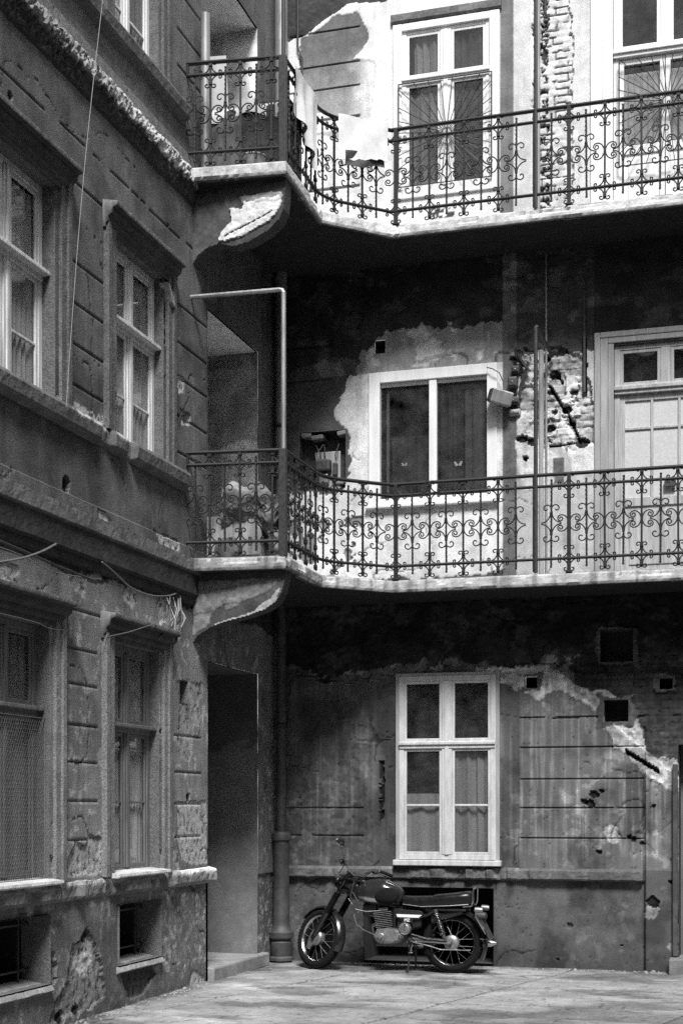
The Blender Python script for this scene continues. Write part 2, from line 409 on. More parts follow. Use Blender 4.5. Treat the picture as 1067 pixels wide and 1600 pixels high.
v3 = BW(586, 533) + BW(602, 552); vents.append((v3[0], v3[2], v3[3], v3[1], 0.15))
holesB = [GW, F1W, F2W, F1D, F2D, GD + (0.35,), CELL + (0.135,), NICH + (0.16,)] + vents
LEDGE_Z = (0.93, 1.05)
peel = PB([(740, 1045), (800, 1040), (860, 1040), (905, 1075), (960, 1085), (995, 1120), (1010, 1180), (1058, 1190), (1070, 1240), (1035, 1232), (1000, 1205), (950, 1150), (920, 1105), (880, 1078), (840, 1092), (800, 1075), (760, 1060)])
light_f1 = PB([(800, 505), (790, 900), (430, 910), (440, 772), (470, 775), (530, 768), (540, 760), (545, 700), (538, 665), (527, 640), (548, 600), (565, 560), (590, 535), (610, 515), (700, 508)])
patches_f2 = [PB([(470, 60), (500, 45), (520, 25), (560, 18), (575, 45), (578, 60), (566, 78), (550, 92), (585, 94), (585, 130), (578, 180), (572, 192), (470, 170), (468, 100)])]
brick_r1 = PB([(806, 548), (868, 538), (905, 552), (926, 600), (930, 694), (895, 708), (862, 690), (850, 704), (818, 690), (806, 640)])
white_r1 = [PB([(806, 655), (835, 640), (850, 700), (872, 715), (872, 760), (815, 770), (806, 720)]), PB([(880, 690), (930, 690), (932, 745), (895, 740)]),
            PB([(838, 590), (858, 588), (856, 625), (838, 626)]), PB([(880, 580), (905, 590), (903, 628), (885, 612)]), PB([(812, 550), (835, 545), (850, 560), (830, 600), (815, 600)]),
            PB([(848, 640), (900, 628), (905, 650), (850, 652)])]
brick_f2 = PB([(832, -20), (893, -20), (893, 345), (835, 345)])
gashes = [PB([(897, 1185), (915, 1160)])]
def back_fn(U, V):
    n1 = fbm(U * 1.7, V * 1.7, 11, 4); n2 = fbm(U * 6, V * 6, 12, 4); n3 = fbm(U * 22, V * 22, 13, 3)
    stre = fbm(U * 30, V * 0.8, 14, 3)
    A = np.full(U.shape, 0.15); D = 0.006 * (n1 - .5) + 0.004 * (n2 - .5)
    # --- ground floor -----------------------------------------------------
    G = V < 3.98
    A = np.where(G, 0.098 * (0.66 + 0.6 * n1) * (0.85 + 0.3 * n2), A)
    A = np.where(G & (V > 1.05) & (U > 2.55), A * (1.15 + 0.4 * smooth(U, 2.6, 4.3)) * (0.86 + 0.28 * stre), A)
    streak = smooth(stre, 0.60, 0.74) * smooth(V, 3.2, 2.2) * smooth(V, 1.05, 1.6)
    A = np.where(G & (V > 1.05) & (V < 3.0), A * (1 + 0.55 * streak), A)
    # decorative panel grooves
    inp = (U > 2.72) & (U < 4.01) & G
    for z in [BW(900, 1310)[1], BW(900, 1262)[1], BW(900, 1217)[1], BW(900, 1168)[1], BW(850, 1122)[1]]:
        gr = (np.abs(V - z - 0.012 * (n1 - .5) - .006 * (n3 - .5)) < 0.009 * (.35 + n2)) & inp; D = np.where(gr, D - 0.018, D); A = np.where(gr, A * 0.45, A)
    for z in [BW(500, 1262)[1], BW(500, 1305)[1]]:
        gr = (np.abs(V - z) < 0.008) & (U > .1) & (U < 1.0) & (n2 > .42) & G; D = np.where(gr, D - 0.014, D); A = np.where(gr, A * .5, A)
    gr = (np.abs(U - 4.01) < 0.009) & G & (V < 2.55); D = np.where(gr, D - 0.018, D); A = np.where(gr, A * .5, A)
    band = ((U > 2.47) & (U < 2.70) | (U > 1.14) & (U < 1.37)) & (V > 1.05) & (V < 3.12); D = np.where(band, D - 0.012, D); A = np.where(band, A * 0.8, A)
    # flaking old paint on the left half
    fl = smooth(n2 + 0.5 * n3, 0.70, 0.86) * (U < 1.1) * (V < 2.4) * (V > 1.05); A = np.where(G, A * (1 - 0.35 * fl), A); D = D - 0.006 * fl
    # rubble zone under the gallery, soot and the slab's shade in one dark grey
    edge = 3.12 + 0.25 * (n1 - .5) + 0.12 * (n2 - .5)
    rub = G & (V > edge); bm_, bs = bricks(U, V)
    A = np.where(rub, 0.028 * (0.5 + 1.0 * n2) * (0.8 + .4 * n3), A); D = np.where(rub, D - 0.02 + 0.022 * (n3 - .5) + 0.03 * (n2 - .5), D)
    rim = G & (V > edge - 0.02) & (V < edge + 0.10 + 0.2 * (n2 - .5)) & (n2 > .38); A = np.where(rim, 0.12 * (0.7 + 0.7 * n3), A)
    pk = mask(U, V, peel, 0.06, 6, 60) & G; core = (U > BW(880, 0)[0]) & (V > -0.86 * (U - BW(900, 1075)[0]) + BW(900, 1075)[1] - 0.05) & (V < 3.3)
    A = np.where(core & G & (U > 3.3), 0.045 * (0.4 + 1.3 * n2) * (0.7 + 0.3 * bm_) * (.7 + .6 * n3), A); D = np.where(core & G & (U > 3.3), D - 0.03 + 0.025 * (n3 - .5) + 0.004 * bm_ + .02 * (n2 - .5), D)
    A = np.where(pk, 0.44 * (0.35 + 1.0 * n3), A); D = np.where(pk, D + 0.010 + 0.02 * (n3 - .5), D)
    for vt in vents[:4]:                                  # mortar collars round the vents
        dd = np.maximum(np.maximum(vt[0] - U, U - vt[1]), np.maximum(vt[2] - V, V - vt[3])); cl = (dd < 0.05 + 0.14 * (n2 - .5)) & G
        A = np.where(cl, 0.085 * (0.6 + .8 * n3), A); D = np.where(cl, D * .3 + 0.004, D)
    # individual scars
    for (px, py, r, dk) in ((955, 1298, 15, 0), (960, 1307, 12, 0), (928, 1242, 8, 1), (921, 1256, 9, 1), (912, 1253, 7, 1), (935, 1332, 5, 1), (1002, 1318, 5, 1), (990, 1312, 6, 1), (940, 1236, 5, 1), (982, 1308, 5, 1),
                            (1015, 1425, 14, 0), (1018, 1410, 10, 1), (1047, 1378, 5, 1), (890, 1447, 5, 1), (1020, 1260, 3, 1), (970, 1478, 3, 1), (870, 1500, 3, 1), (1052, 1480, 10, 0)):
        x, z = BW(px, py); R = r * 0.0056 * (0.3 + 1.1 * n2 + .5 * n3); k = np.hypot(U - x, (V - z) * 1.1) < R
        if dk: A = np.where(k, 0.02, A); D = np.where(k, D - 0.03, D)
        else: A = np.where(k, 0.36 * (.6 + .6 * n3), A); D = np.where(k, D - 0.014 + 0.01 * (n3 - .5), D)
    gx, gz = BW(1003, 1190); gs = (np.abs((V - gz) + 0.62 * (U - gx)) < 0.028) & (np.abs(U - gx) < 0.17); A = np.where(gs, 0.012, A); D = np.where(gs, D - 0.05, D)
    # chain-like scar left of the window
    sx = BW(596, 1240)[0]; sc = (np.abs(U - sx) < 0.028 * (.5 + n3)) & (V < BW(0, 1185)[1] + 0) & (V > 1.5) & (n3 > .4) & (V > BW(596, 1285)[1]) & (V < BW(596, 1188)[1])
    A = np.where(sc, 0.015, A); D = np.where(sc, D - 0.03, D)
    # plinth
    pl = (V < 0.93) & (U < 4.01); D = np.where(pl, D - 0.035, D); A = np.where(pl, 0.105 * (0.6 + 0.8 * n1) * (0.85 + 0.3 * n2), A)
    damp = smooth(V, 0.45, 0.05) * (V < .93); A = A * (1 - 0.35 * damp * (0.5 + n1))
    # --- first floor ------------------------------------------------------
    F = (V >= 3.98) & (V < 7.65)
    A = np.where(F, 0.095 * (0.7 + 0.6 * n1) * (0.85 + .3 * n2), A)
    soot_shade = F & (V > 6.62 + 0.35 * (n1 - .5)); A = np.where(soot_shade, 0.040 * (0.6 + 0.8 * n2), A)  # soot plus the upper gallery's shade, darkened into the plaster
    lf = mask(U, V, light_f1, 0.09, 5, 70) & F; A = np.where(lf, 0.70 * (0.80 + 0.3 * n1) * (0.95 + 0.1 * n3), A); D = np.where(lf, D + 0.008, D)
    topd = lf & (V > 6.45) ; A = np.where(topd, 0.28 * (0.7 + .5 * n2), A)
    lowd = lf & (V < 4.9) & (U < 1.0); A = np.where(lowd & (n2 > .58), 0.22, A); D = np.where(lowd & (n2 > .58), D - 0.02, D)
    for z in [BW(470, 597)[1], BW(470, 545)[1]]:
        gr = (np.abs(V - z) < 0.009) & (U < .62) & F; D = np.where(gr, D - .014, D); A = np.where(gr, A * .5, A)
    pb = (U > 2.53) & (U < 2.67) & F; A = np.where(pb, 0.16 * (0.65 + 0.6 * n2) * (.8 + .4 * stre), A); D = np.where(pb, D - 0.012, D)
    ru = (U >= 2.67) & (U < 3.50) & F; A = np.where(ru, 0.50 * (0.8 + 0.3 * n1), A)
    b1 = mask(U, V, brick_r1, 0.05, 8, 80) & F
    A = np.where(b1, (0.36 + 0.2 * bs) * (1 - 0.5 * (1 - bm_) * smooth(n2, .35, .55)) * (0.5 + .9 * n3), A); D = np.where(b1, D - 0.045 + 0.008 * bm_ + 0.045 * (n3 - .5) + .045 * (n2 - .5), D)
    lump = b1 & (n2 > .56); A = np.where(lump, .60 * (.7 + .5 * n3), A); D = np.where(lump, D + .02, D)
    for i, w in enumerate(white_r1):
        k = mask(U, V, w, 0.035, 9, 90 + i) & F; A = np.where(k, 0.66 * (0.8 + .3 * n3), A); D = np.where(k, D * .5 + 0.006 + 0.012 * (n3 - .5), D)
    dkx = BW(872, 715); k = (np.abs(U - dkx[0]) < .05 + .05 * (n2 - .5)) & (V < dkx[1]) & (V > dkx[1] - .28); A = np.where(k & F, 0.12 * (.5 + n3), A)
    topr = ru & (V > 6.50 + .2 * (n2 - .5)); A = np.where(topr, 0.07 * (.5 + n2), A); D = np.where(topr, D - .02 + .02 * (n3 - .5), D)
    for (px, py, r) in ((868, 585, 11), (885, 640, 9), (852, 560, 7), (910, 690, 11), (830, 690, 8), (897, 612, 7), (858, 668, 8), (893, 660, 7), (865, 643, 6), (815, 686, 9), (858, 612, 5), (803, 560, 9)):
        x, z = BW(px, py); k = (np.hypot((U - x), (V - z) * 1.3) < r * 0.0066 * (.4 + 1.2 * n2)) & F; A = np.where(k, 0.03, A); D = np.where(k, D - .04, D)
    for (xa, ya, xb, yb, wd) in ((858, 603, 882, 642, .017), (888, 650, 905, 690, .016), (868, 585, 878, 596, .012), (860, 697, 892, 693, .015)):
        x0, z0 = BW(xa, ya); x1, z1 = BW(xb, yb); L2 = (x1 - x0) ** 2 + (z1 - z0) ** 2; t = np.clip(((U - x0) * (x1 - x0) + (V - z0) * (z1 - z0)) / L2, 0, 1)
        k = (np.hypot(U - x0 - t * (x1 - x0), V - z0 - t * (z1 - z0)) < wd * (.6 + .8 * n3)) & F; A = np.where(k, 0.015, A); D = np.where(k, D - .05, D)
    x, z = BW(820, 716); k = (np.hypot(U - x, V - z) < .030) & F; A = np.where(k, .01, A); D = np.where(k, D - .06, D)
    sx0 = BW(912, 0)[0]; k = (np.abs(U - sx0) < .022) & (V > BW(0, 690)[1] - 0.0) & (V < BW(912, 530)[1]) & (V > BW(912, 690)[1]) & F; A = np.where(k, .03, A); D = np.where(k, D - .05, D)
    # --- second floor -----------------------------------------------------
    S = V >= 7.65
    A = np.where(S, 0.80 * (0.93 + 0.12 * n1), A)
    for i, w in enumerate(patches_f2):
        k = mask(U, V, w, 0.02, 7, 100 + i) & S; fade = smooth(V, 9.0, 10.2) ; tt = smooth(U + .25 * (n2 - .5), .78, 1.06) * smooth(V, 10.1, 9.8); A = np.where(k, (0.40 - 0.24 * fade) * (0.85 + .3 * n3) * (1 - tt) + .70 * tt, A); D = np.where(k, D - .008, D)
    k = S & (U > .12) & (U < .9) & (V < 9.16) & (V > 8.7); A = np.where(k & mask(U, V, PB([(470, 165), (585, 190), (575, 225), (470, 205)]), .03, 6, 9), .48, A)
    for z in [BW(500, 103)[1], BW(500, 141)[1], BW(500, 50)[1], BW(560, 180)[1], BW(560, 290)[1]]:
        gr = (np.abs(V - z) < 0.009) & (U > .12) & (U < .95) & S; D = np.where(gr, D - .016, D); A = np.where(gr, A * .35, A)
    soot_shade = S & (V > 10.22 + .3 * (n1 - .5) + .35 * smooth(U, .1, 1.1)); A = np.where(soot_shade & (U < 1.6), 0.06 * (.6 + .8 * n2), A); D = np.where(soot_shade & (U < 1.6), D - .025 + .02 * (n3 - .5), D)  # stain plus the shadow of a third slab, painted on the wall
    pb = (U > 2.50) & (U < 2.65) & S; A = np.where(pb, 0.20 * (0.65 + 0.6 * n2) * (.8 + .4 * stre), A)
    pb = (U > 2.65) & (U < 2.84) & S; A = np.where(pb, 0.66, A)
    b2 = mask(U, V, brick_f2, 0.05, 7, 110) & S
    A = np.where(b2, (0.60 + 0.10 * bs) * (1 - 0.35 * (1 - bm_) * smooth(n2, .45, .6)) * (0.8 + .3 * n3), A); D = np.where(b2, D - 0.025 + 0.004 * bm_ + 0.014 * (n3 - .5) + .012 * (n2 - .5), D); jk = b2 & (bm_ < .35) & (n2 > .52); A = np.where(jk, A * .45, A); D = np.where(jk, D - .012, D)
    k = b2 & (U < 3.02 + .08 * (n2 - .5)) & (n3 < .40); A = np.where(k, .06, A); D = np.where(k, D - .03, D)
    k = S & (U > 2.9) & (U < 3.45) & ~b2; A = np.where(k, .64, A)
    wi = BW(695, 655); k = S & (np.abs(U - BW(690, 330)[0]) < .14) & (np.abs(V - BW(690, 333)[1]) < .06) & (n3 > .45); A = np.where(k, .08, A)
    oil_shade = (V < .93) * smooth(np.hypot((U - 1.65) / 1.15, (V - .1) / .8) + .5 * (n2 - .5), 1.05, .6); A = A * (1 - .6 * oil_shade)  # shade behind the motorcycle, with oily dirt, put into the plinth grey
    # soot, rain marks, hair cracks and pits over everything
    blot = smooth(fbm(U * 2.6, V * 1.9, 151, 5), .50, .66); drip = smooth(fbm(U * 26, V * .9 + 7, 152, 3), .52, .66) * smooth(fbm(U * 3, V * 1.3, 153, 3), .42, .6)
    A = np.where(G, A * (1 - .42 * blot) * (1 + .45 * drip * (V > 1.05) * (V < 3.1)), np.where(F, A * (1 - .20 * blot) * (1 - .18 * drip), A * (1 - .13 * blot) * (1 - .12 * drip)))
    ck = cracks(U, V, 161, 1.5, .007, .50) | cracks(U, V, 162, 3.1, .006, .58); A = np.where(ck & (V < 6.6), A * .45, A); D = np.where(ck & (V < 6.6), D - .008, D)
    pit = (fbm(U * 40, V * 40, 163, 2) > .87); A = np.where(pit & G, A * .35, A); D = np.where(pit & G, D - .012, D)
    scuf = smooth(fbm(U * 9, V * 9, 165, 4), .60, .68) * smooth(fbm(U * 1.3, V * 1.3, 166, 2), .45, .6); A = np.where(G & (V > .1) & (V < 3.1), A * (1 + .55 * scuf), A); D = np.where(G, D - .004 * scuf, D)
    sk = smooth(fbm(U * 5.5, V * 7, 171, 5), .55, .66) * ((V > 6.45) & (V < 7.6) | (V > 3.15) & (V < 3.95)); A = A * (1 + 1.1 * sk * (.5 + n3)); D = D - .01 * sk
    # frames of the openings stay flat
    for h in holesB:
        dd = np.maximum(np.maximum(h[0] - U, U - h[1]), np.maximum(h[2] - V, V - h[3])); D = D * smooth(dd, 0.0, 0.03) if len(h) < 5 else D
    return D, A
eu = sorted(set([h[0] for h in holesB] + [h[1] for h in holesB])); ev_ = sorted(set([h[2] for h in holesB] + [h[3] for h in holesB]))
eu = [e for i, e in enumerate(eu) if i == 0 or e - eu[i - 1] > 1e-4]; ev_ = [e for i, e in enumerate(ev_) if i == 0 or e - ev_[i - 1] > 1e-4]
bu = lines(0.0, 9.6, 0.0145, 0.0, 4.8, 0.6, eu); bv = lines(-0.05, TOP, 0.0145, 0.0, 10.75, 0.5, ev_)
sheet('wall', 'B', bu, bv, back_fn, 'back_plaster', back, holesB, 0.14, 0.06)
E2 = None
# ledge over the plinth
def crumb_g(U, V): return smooth(fbm(U * 4, U * 0 + 2, 77, 3), .48, .62) * ((U > 1.3) & (U < 2.7)) + .5 * smooth(fbm(U * 3, U * 0, 78, 3), .58, .66)
def ledge_alb(U, V, A, rel):
    c = crumb_g(U, V); return A * (1 + 1.6 * np.clip(c, 0, 1) * (fbm(U * 20, V * 20, 4, 3)))
strip('ledge', 'B', [(-.03, .925), (.035, .935), (.05, .95), (.05, 1.03), (.03, 1.05), (-.01, 1.062)], 0.02, 4.0, 'stone', back, .10, .010, .016, seed=5, crumble=crumb_g, albf=ledge_alb)
# roof parapet of the back range
MB().box((-.4, -.12, TOP), (9.6, .4, TOP + .25)).build('parapet', 'brown_wood', back)

def curtain(name, side, u0, u1, v0, v1, w, mat, parent, folds=9, amp=.02, seed=0, sag=0.0):
    mb = MB(side); nu = max(12, int((u1 - u0) / .012)); nv = 14; vs = []
    for j in range(nv + 1):
        for i in range(nu + 1):
            u = u0 + (u1 - u0) * i / nu; v = v0 + (v1 - v0) * j / nv
            ph = folds * 2 * pi * i / nu + 1.3 * sin(seed + 5 * i / nu) + .4 * j / nv
            vs.append((u, v - sag * sin(pi * i / nu) * (j / nv), w + amp * sin(ph) * (1 - .3 * j / nv) + .3 * amp * sin(2.3 * ph + seed)))
    mb.add(vs, [(j * (nu + 1) + i, j * (nu + 1) + i + 1, (j + 1) * (nu + 1) + i + 1, (j + 1) * (nu + 1) + i) for j in range(nv) for i in range(nu)])
    return mb.build(name, mat, parent, True)
def frame_bars(mb, u0, u1, v0, v1, wd, w0, w1, bev=.006):
    mb.box((u0, v0, w0), (u0 + wd, v1, w1), bev).box((u1 - wd, v0, w0), (u1, v1, w1), bev)
    mb.box((u0 + wd - .002, v1 - wd, w0), (u1 - wd + .002, v1, w1 - .0015), bev).box((u0 + wd - .002, v0, w0), (u1 - wd + .002, v0 + wd, w1 - .0015), bev)
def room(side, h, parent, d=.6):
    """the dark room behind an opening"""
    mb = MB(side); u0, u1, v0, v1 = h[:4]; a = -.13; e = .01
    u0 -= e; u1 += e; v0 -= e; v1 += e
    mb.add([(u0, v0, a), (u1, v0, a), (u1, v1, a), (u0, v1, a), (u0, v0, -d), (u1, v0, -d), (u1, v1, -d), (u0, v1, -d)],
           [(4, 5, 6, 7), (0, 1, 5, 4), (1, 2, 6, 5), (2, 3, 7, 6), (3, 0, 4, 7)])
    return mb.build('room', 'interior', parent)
def casement(side, h, w, mat, parent, trans=None, bar=None, post=.10, fr=.05, label=None, transom_proj=.03, sash=.035, glass=True, extra_w=0):
    """two-leaf window with an optional fanlight; returns the window object (its frame), glass panes are its children"""
    u0, u1, v0, v1 = h[:4]; um = (u0 + u1) / 2; mb = MB(side)
    mb.box((u0, v0, w - .05), (u0 + fr, v1, w), .005).box((u1 - fr, v0, w - .05), (u1, v1, w), .005)
    mb.box((u0 + fr, v1 - fr, w - .05), (u1 - fr, v1, w - .002), .005).box((u0 + fr, v0, w - .05), (u1 - fr, v0 + fr, w - .002), .005)
    mb.box((um - post / 2, v0 + fr, w - .045), (um + post / 2, v1 - fr, w + .004), .006)
    mb.box((um - post / 5, v0 + fr, w), (um + post / 5, v1 - fr, w + .014), .004)
    rows = [(v0 + fr, v1 - fr)]
    if trans:
        mb.box((u0 + .004, trans - .045, w - .04), (u1 - .004, trans + .035, w + .012), .006)
        mb.box((u0 + .002, trans - .005, w), (u1 - .002, trans + .028, w + transom_proj), .006)
        rows = [(v0 + fr, trans - .045), (trans + .035, v1 - fr)]
    panes = []
    for (a, b) in rows:
        for (p, q) in ((u0 + fr, um - post / 2), (um + post / 2, u1 - fr)):
            frame_bars(mb, p, q, a, b, sash, w - .035, w - .008, .004); panes.append((p + sash, q - sash, a + sash, b - sash))
    if bar:
        for (p, q) in ((u0 + fr, um - post / 2), (um + post / 2, u1 - fr)): mb.box((p + sash, bar - .011, w - .032), (q - sash, bar + .011, w - .010), .004)
    o = mb.build('window', mat, parent)
    if label: o['label'] = label
    if glass:
        for (p, q, a, b) in panes:
            MB(side).box((p - .004, a - .004, w - .024), (q + .004, b + .004, w - .020)).build('pane', 'glass', o)
    return o

# ground floor window of the back range: flush white frame
gwf = casement('B', GW, 0.03, 'weathered_white', back, trans=BW(700, 1163)[1], bar=BW(700, 1258)[1], post=.11, fr=.055, sash=.03, label='white framed window above the motorcycle')
mb = MB('B')
for (a, b) in ((GW[0] - .04, GW[0] + .012), (GW[1] - .012, GW[1] + .04)): mb.box((a, 1.09, -.02), (b, 3.155, .022), .006)
mb.box((GW[0] + .012, 3.105, -.02), (GW[1] - .012, 3.155, .020), .006); mb.build('casing', 'grey_paint', gwf)
MB('B').box((GW[0] - .06, 1.075, -.02), (GW[1] + .06, 1.135, .07), .008).build('sill', 'weathered_white', gwf)
room('B', GW, gwf)
zt = BW(700, 1163)[1]
curtain('curtain', 'B', 1.43, 1.92, 1.17, BW(650, 1240)[1], -.035, 'mid_curtain', gwf, 3, .012, 1)
curtain('curtain', 'B', 2.01, 2.44, 1.17, BW(740, 1175)[1], -.045, 'mid_curtain', gwf, 4, .016, 2)
# first floor window: broad flat white casing, one mullion
u0, u1, v0, v1 = F1W
mb = MB('B'); zc = BW(577, 585)[1]
mb.box((1.06, 4.99, -.05), (1.185, 6.44, .035), .006).box((2.365, 4.99, -.05), (2.475, 6.44, .035), .006)
mb.box((1.185, 6.325, -.05), (2.365, 6.44, .033), .006).box((1.185, 4.99, -.05), (2.365, 5.06, .033), .006)
mb.box((1.73, 5.06, -.04), (1.815, 6.325, .02), .008).box((1.185, 6.285, -.05), (2.365, 6.322, -.01), .004)
f1w = mb.build('window', 'white_paint', back); f1w['label'] = 'wide window in a flat white casing'
for (a, b) in ((1.185, 1.73), (1.815, 2.365)):
    MB('B').box((a, 5.06, -.03), (b, 6.29, -.026)).build('pane', 'glass', f1w)
MB('B').box((1.24, 5.06, -.09), (1.27, 6.28, -.05), .004).build('inner_sash', 'brown_wood', f1w)
MB('B').box((1.03, 4.955, 0), (2.50, 4.992, .075), .008).build('sill', 'white_paint', f1w)
room('B', F1W, f1w)
curtain('curtain', 'B', 1.30, 1.73, 5.07, 5.75, -.08, 'dim_curtain', f1w, 5, .012, 1)
curtain('curtain', 'B', 1.84, 2.10, 5.07, 6.26, -.08, 'dim_curtain', f1w, 4, .02, 3)
curtain('curtain', 'B', 2.10, 2.36, 5.07, 6.26, -.08, 'dark_curtain', f1w, 2, .02, 6)
for (bx, bz, sc_) in ((BW(714, 723) + (1,)), (BW(630, 724) + (.7,))):
    mb = MB('B')
    for sgn in (-1, 1):
        mb.prism([(bx, bz - .01 * sc_), (bx + sgn * .025 * sc_, bz + .022 * sc_), (bx + sgn * .048 * sc_, bz + .026 * sc_), (bx + sgn * .040 * sc_, bz), (bx + sgn * .03 * sc_, bz - .025 * sc_), (bx + sgn * .008 * sc_, bz - .022 * sc_)][::sgn], -.052, -.048)
    mb.build('butterfly_ornament', 'white_enamel', f1w)
# gallery doors at the right edge (first and second floor)
def gallery_door(h, mat, surr, trans, label, frosted, yk):
    u0, u1, v0, v1 = h; um = (u0 + u1) / 2; mb = MB('B'); w = -.03
    mb.box((u0, v0, w - .06), (u0 + .06, v1, w), .005).box((u1 - .06, v0, w - .06), (u1, v1, w), .005).box((u0 + .06, v1 - .05, w - .06), (u1 - .06, v1, w - .002), .005)
    mb.box((u0 + .004, trans - .05, w - .05), (u1 - .004, trans + .045, w + .03), .006).box((u0 + .002, trans - .01, w), (u1 - .002, trans + .03, w + .05), .006)
    mb.box((um - .05, trans + .045, w - .05), (um + .05, v1 - .05, w - .002), .006)
    o = mb.build('door', mat, back); o['label'] = label
    for (p, q) in ((u0 + .06, um - .05), (um + .05, u1 - .06)):
        m2 = MB('B'); frame_bars(m2, p, q, trans + .045, v1 - .05, .035, w - .045, w - .01, .004); m2.build('fanlight', mat, o)
        MB('B').box((p + .03, trans + .08, w - .034), (q - .03, v1 - .08, w - .030)).build('pane', 'glass', o)
    for (p, q) in ([(u0 + .06, u1 - .06)] if frosted else [(u0 + .06, um - .004), (um + .004, u1 - .06)]):
        m2 = MB('B'); lo = v0 + .78
        m2.box((p, v0, w - .05), (p + .05, trans - .05, w - .01), .004).box((q - .05, v0, w - .05), (q, trans - .05, w - .01), .004)
        m2.box((p + .05, trans - .12, w - .05), (q - .05, trans - .05, w - .012), .004).box((p + .05, lo, w - .05), (q - .05, lo + .09, w - .012), .004)
        m2.box((p + .05, v0, w - .05), (q - .05, v0 + .12, w - .012), .004).box((p + .05, v0 + .12, w - .04), (q - .05, lo, w - .03))
        m2.box((p + .09, v0 + .17, w - .032), (q - .09, lo - .05, w - .018), .008)
        if frosted:
            for kx in (1, 2): xx = p + .05 + (q - p - .10) * kx / 3; m2.box((xx - .013, lo + .09, w - .045), (xx + .013, trans - .12, w - .012), .004)
            m2.box((p + .05, trans - .42, w - .045), (q - .05, trans - .394, w - .014), .004)
        m2.build('door_leaf', mat, o)
        MB('B').box((p + .05, lo + .09, w - .034), (q - .05, trans - .12, w - .030)).build('pane', 'frosted' if frosted else 'glass', o)
    room('B', h, o)
    return o
d1 = gallery_door(F1D, 'pale_wood', None, BW(1000, 606)[1], 'weathered wooden gallery door with frosted panes', True, 0)
MB('B').box((BW(1037, 0)[0], BW(0, 823)[1], -.035), (BW(1055, 0)[0], BW(0, 812)[1], -.005), .004).build('letter_flap', 'cast_dark', d1)
mb = MB('B'); mb.box((3.50, 4.06, 0), (3.56, 6.66, .03), .01).box((3.56, 4.06, 0), (3.64, 6.60, .02), .008).box((3.64, 4.06, -.03), (3.70, 6.54, .012), .006)
mb.box((3.56, 6.60, 0), (4.9, 6.66, .03), .01).box((3.64, 6.54, 0), (4.8, 6.60, .02), .008); mb.build('door_casing', 'grey_paint', d1)
d2 = gallery_door(F2D, 'white_paint', None, BW(1000, 78)[1], 'white painted gallery door behind a sunburst grille', False, 0)
mb = MB('B'); mb.box((3.46, 7.73, 0), (3.58, 10.42, .035), .01).box((3.58, 7.73, 0), (3.69, 10.36, .02), .008).box((3.58, 10.36, 0), (4.9, 10.42, .035), .01); mb.build('door_casing', 'white_paint', d2)
curtain('curtain', 'B', 3.76, 4.7, 8.62, BW(1000, 108)[1], -.080, 'white_cloth', d2, 14, .010, 4)
curtain('curtain', 'B', 3.76, 4.7, 8.52, 8.70, -.10, 'mid_curtain', d2, 6, .012, 8)
def sunburst(side, u0, u1, v0, v1, w, parent, cu, cv, n=14, r=.0045):
    mb = MB(side); mb.tube([(u0, v0, w), (u1, v0, w), (u1, v1, w), (u0, v1, w)], .009, 6, closed=True)
    mb.tube([(cu + .05 * cos(a), cv + .05 * sin(a), w) for a in [2 * pi * i / 14 for i in range(14)]], .006, 6, closed=True)
    for i in range(n * 2):
        a = 2 * pi * (i + .5) / (n * 2); dx, dy = cos(a), sin(a); t = 9
        if dx > 1e-3: t = min(t, (u1 - cu) / dx)
        if dx < -1e-3: t = min(t, (u0 - cu) / dx)
        if dy > 1e-3: t = min(t, (v1 - cv) / dy)
        if dy < -1e-3: t = min(t, (v0 - cv) / dy)
        mb.tube([(cu + .05 * dx, cv + .05 * dy, w), (cu + t * dx, cv + t * dy, w)], r, 5)
    return mb.build('grille', 'old_iron', parent)
sunburst('B', BW(967, 0)[0], 4.72, BW(967, 262)[1], BW(967, 97)[1], .03, d2, 4.25, BW(1035, 160)[1])
# second floor window
gw2 = casement('B', F2W, 0.0, 'white_paint', back, trans=BW(700, 118)[1], post=.12, fr=.055, sash=.03, label='white window with a sunburst grille above the gallery railing')
mb = MB('B')
for (a, b) in ((1.33, 1.43), (2.39, 2.50)): mb.box((a, 8.30, -.02), (b, 10.20, .028), .006)
mb.box((1.43, 10.12, -.02), (2.39, 10.20, .026), .006).box((1.43, 8.30, -.02), (2.39, 8.37, .026), .006)
mb.build('casing', 'white_paint', gw2)
strip('lintel_band', 'B', [(0, 10.21), (.03, 10.21), (.045, 10.23), (.045, 10.30), (0, 10.33)], 1.31, 2.52, 'stone', gw2, .16, .006)
room('B', F2W, gw2)
sunburst('B', 1.40, 2.42, 8.42, BW(700, 125)[1], .05, gw2, 1.93, 8.95)
curtain('curtain', 'B', 1.5, 1.9, 8.4, 9.5, -.07, 'mid_curtain', gw2, 4, .02, 2)
curtain('curtain', 'B', 1.98, 2.36, 8.4, 10.1, -.07, 'dark_curtain', gw2, 4, .02, 5)
curtain('curtain', 'B', 1.55, 1.86, 9.65, 10.1, -.07, 'mid_curtain', gw2, 3, .02, 5)
# cellar opening with grating behind the motorcycle
room('B', CELL, back, 1.0).name = 'cellar_recess'
# vents get dark inner boxes
for vt in vents:
    mb = MB('B'); a, b, c, d = vt[:4]; mb.box((a - .01, c - .01, -vt[4] - .03), (b + .01, d + .01, -vt[4] + .01)); mb.build('vent', 'interior', back)
mb = MB('B'); mb.box((NICH[0] - .01, NICH[2] - .01, -.175), (NICH[1] + .01, NICH[3] + .01, -.155)); mb.build('niche_back', 'cast_dark', back)
# ground floor door opening at the right edge
mb = MB('B'); mb.box((4.36, 0, -.40), (5.5, 2.36, -.35)); dgo = mb.build('door', 'brown_wood', back); dgo['label'] = 'dark doorway at the right end of the ground floor'
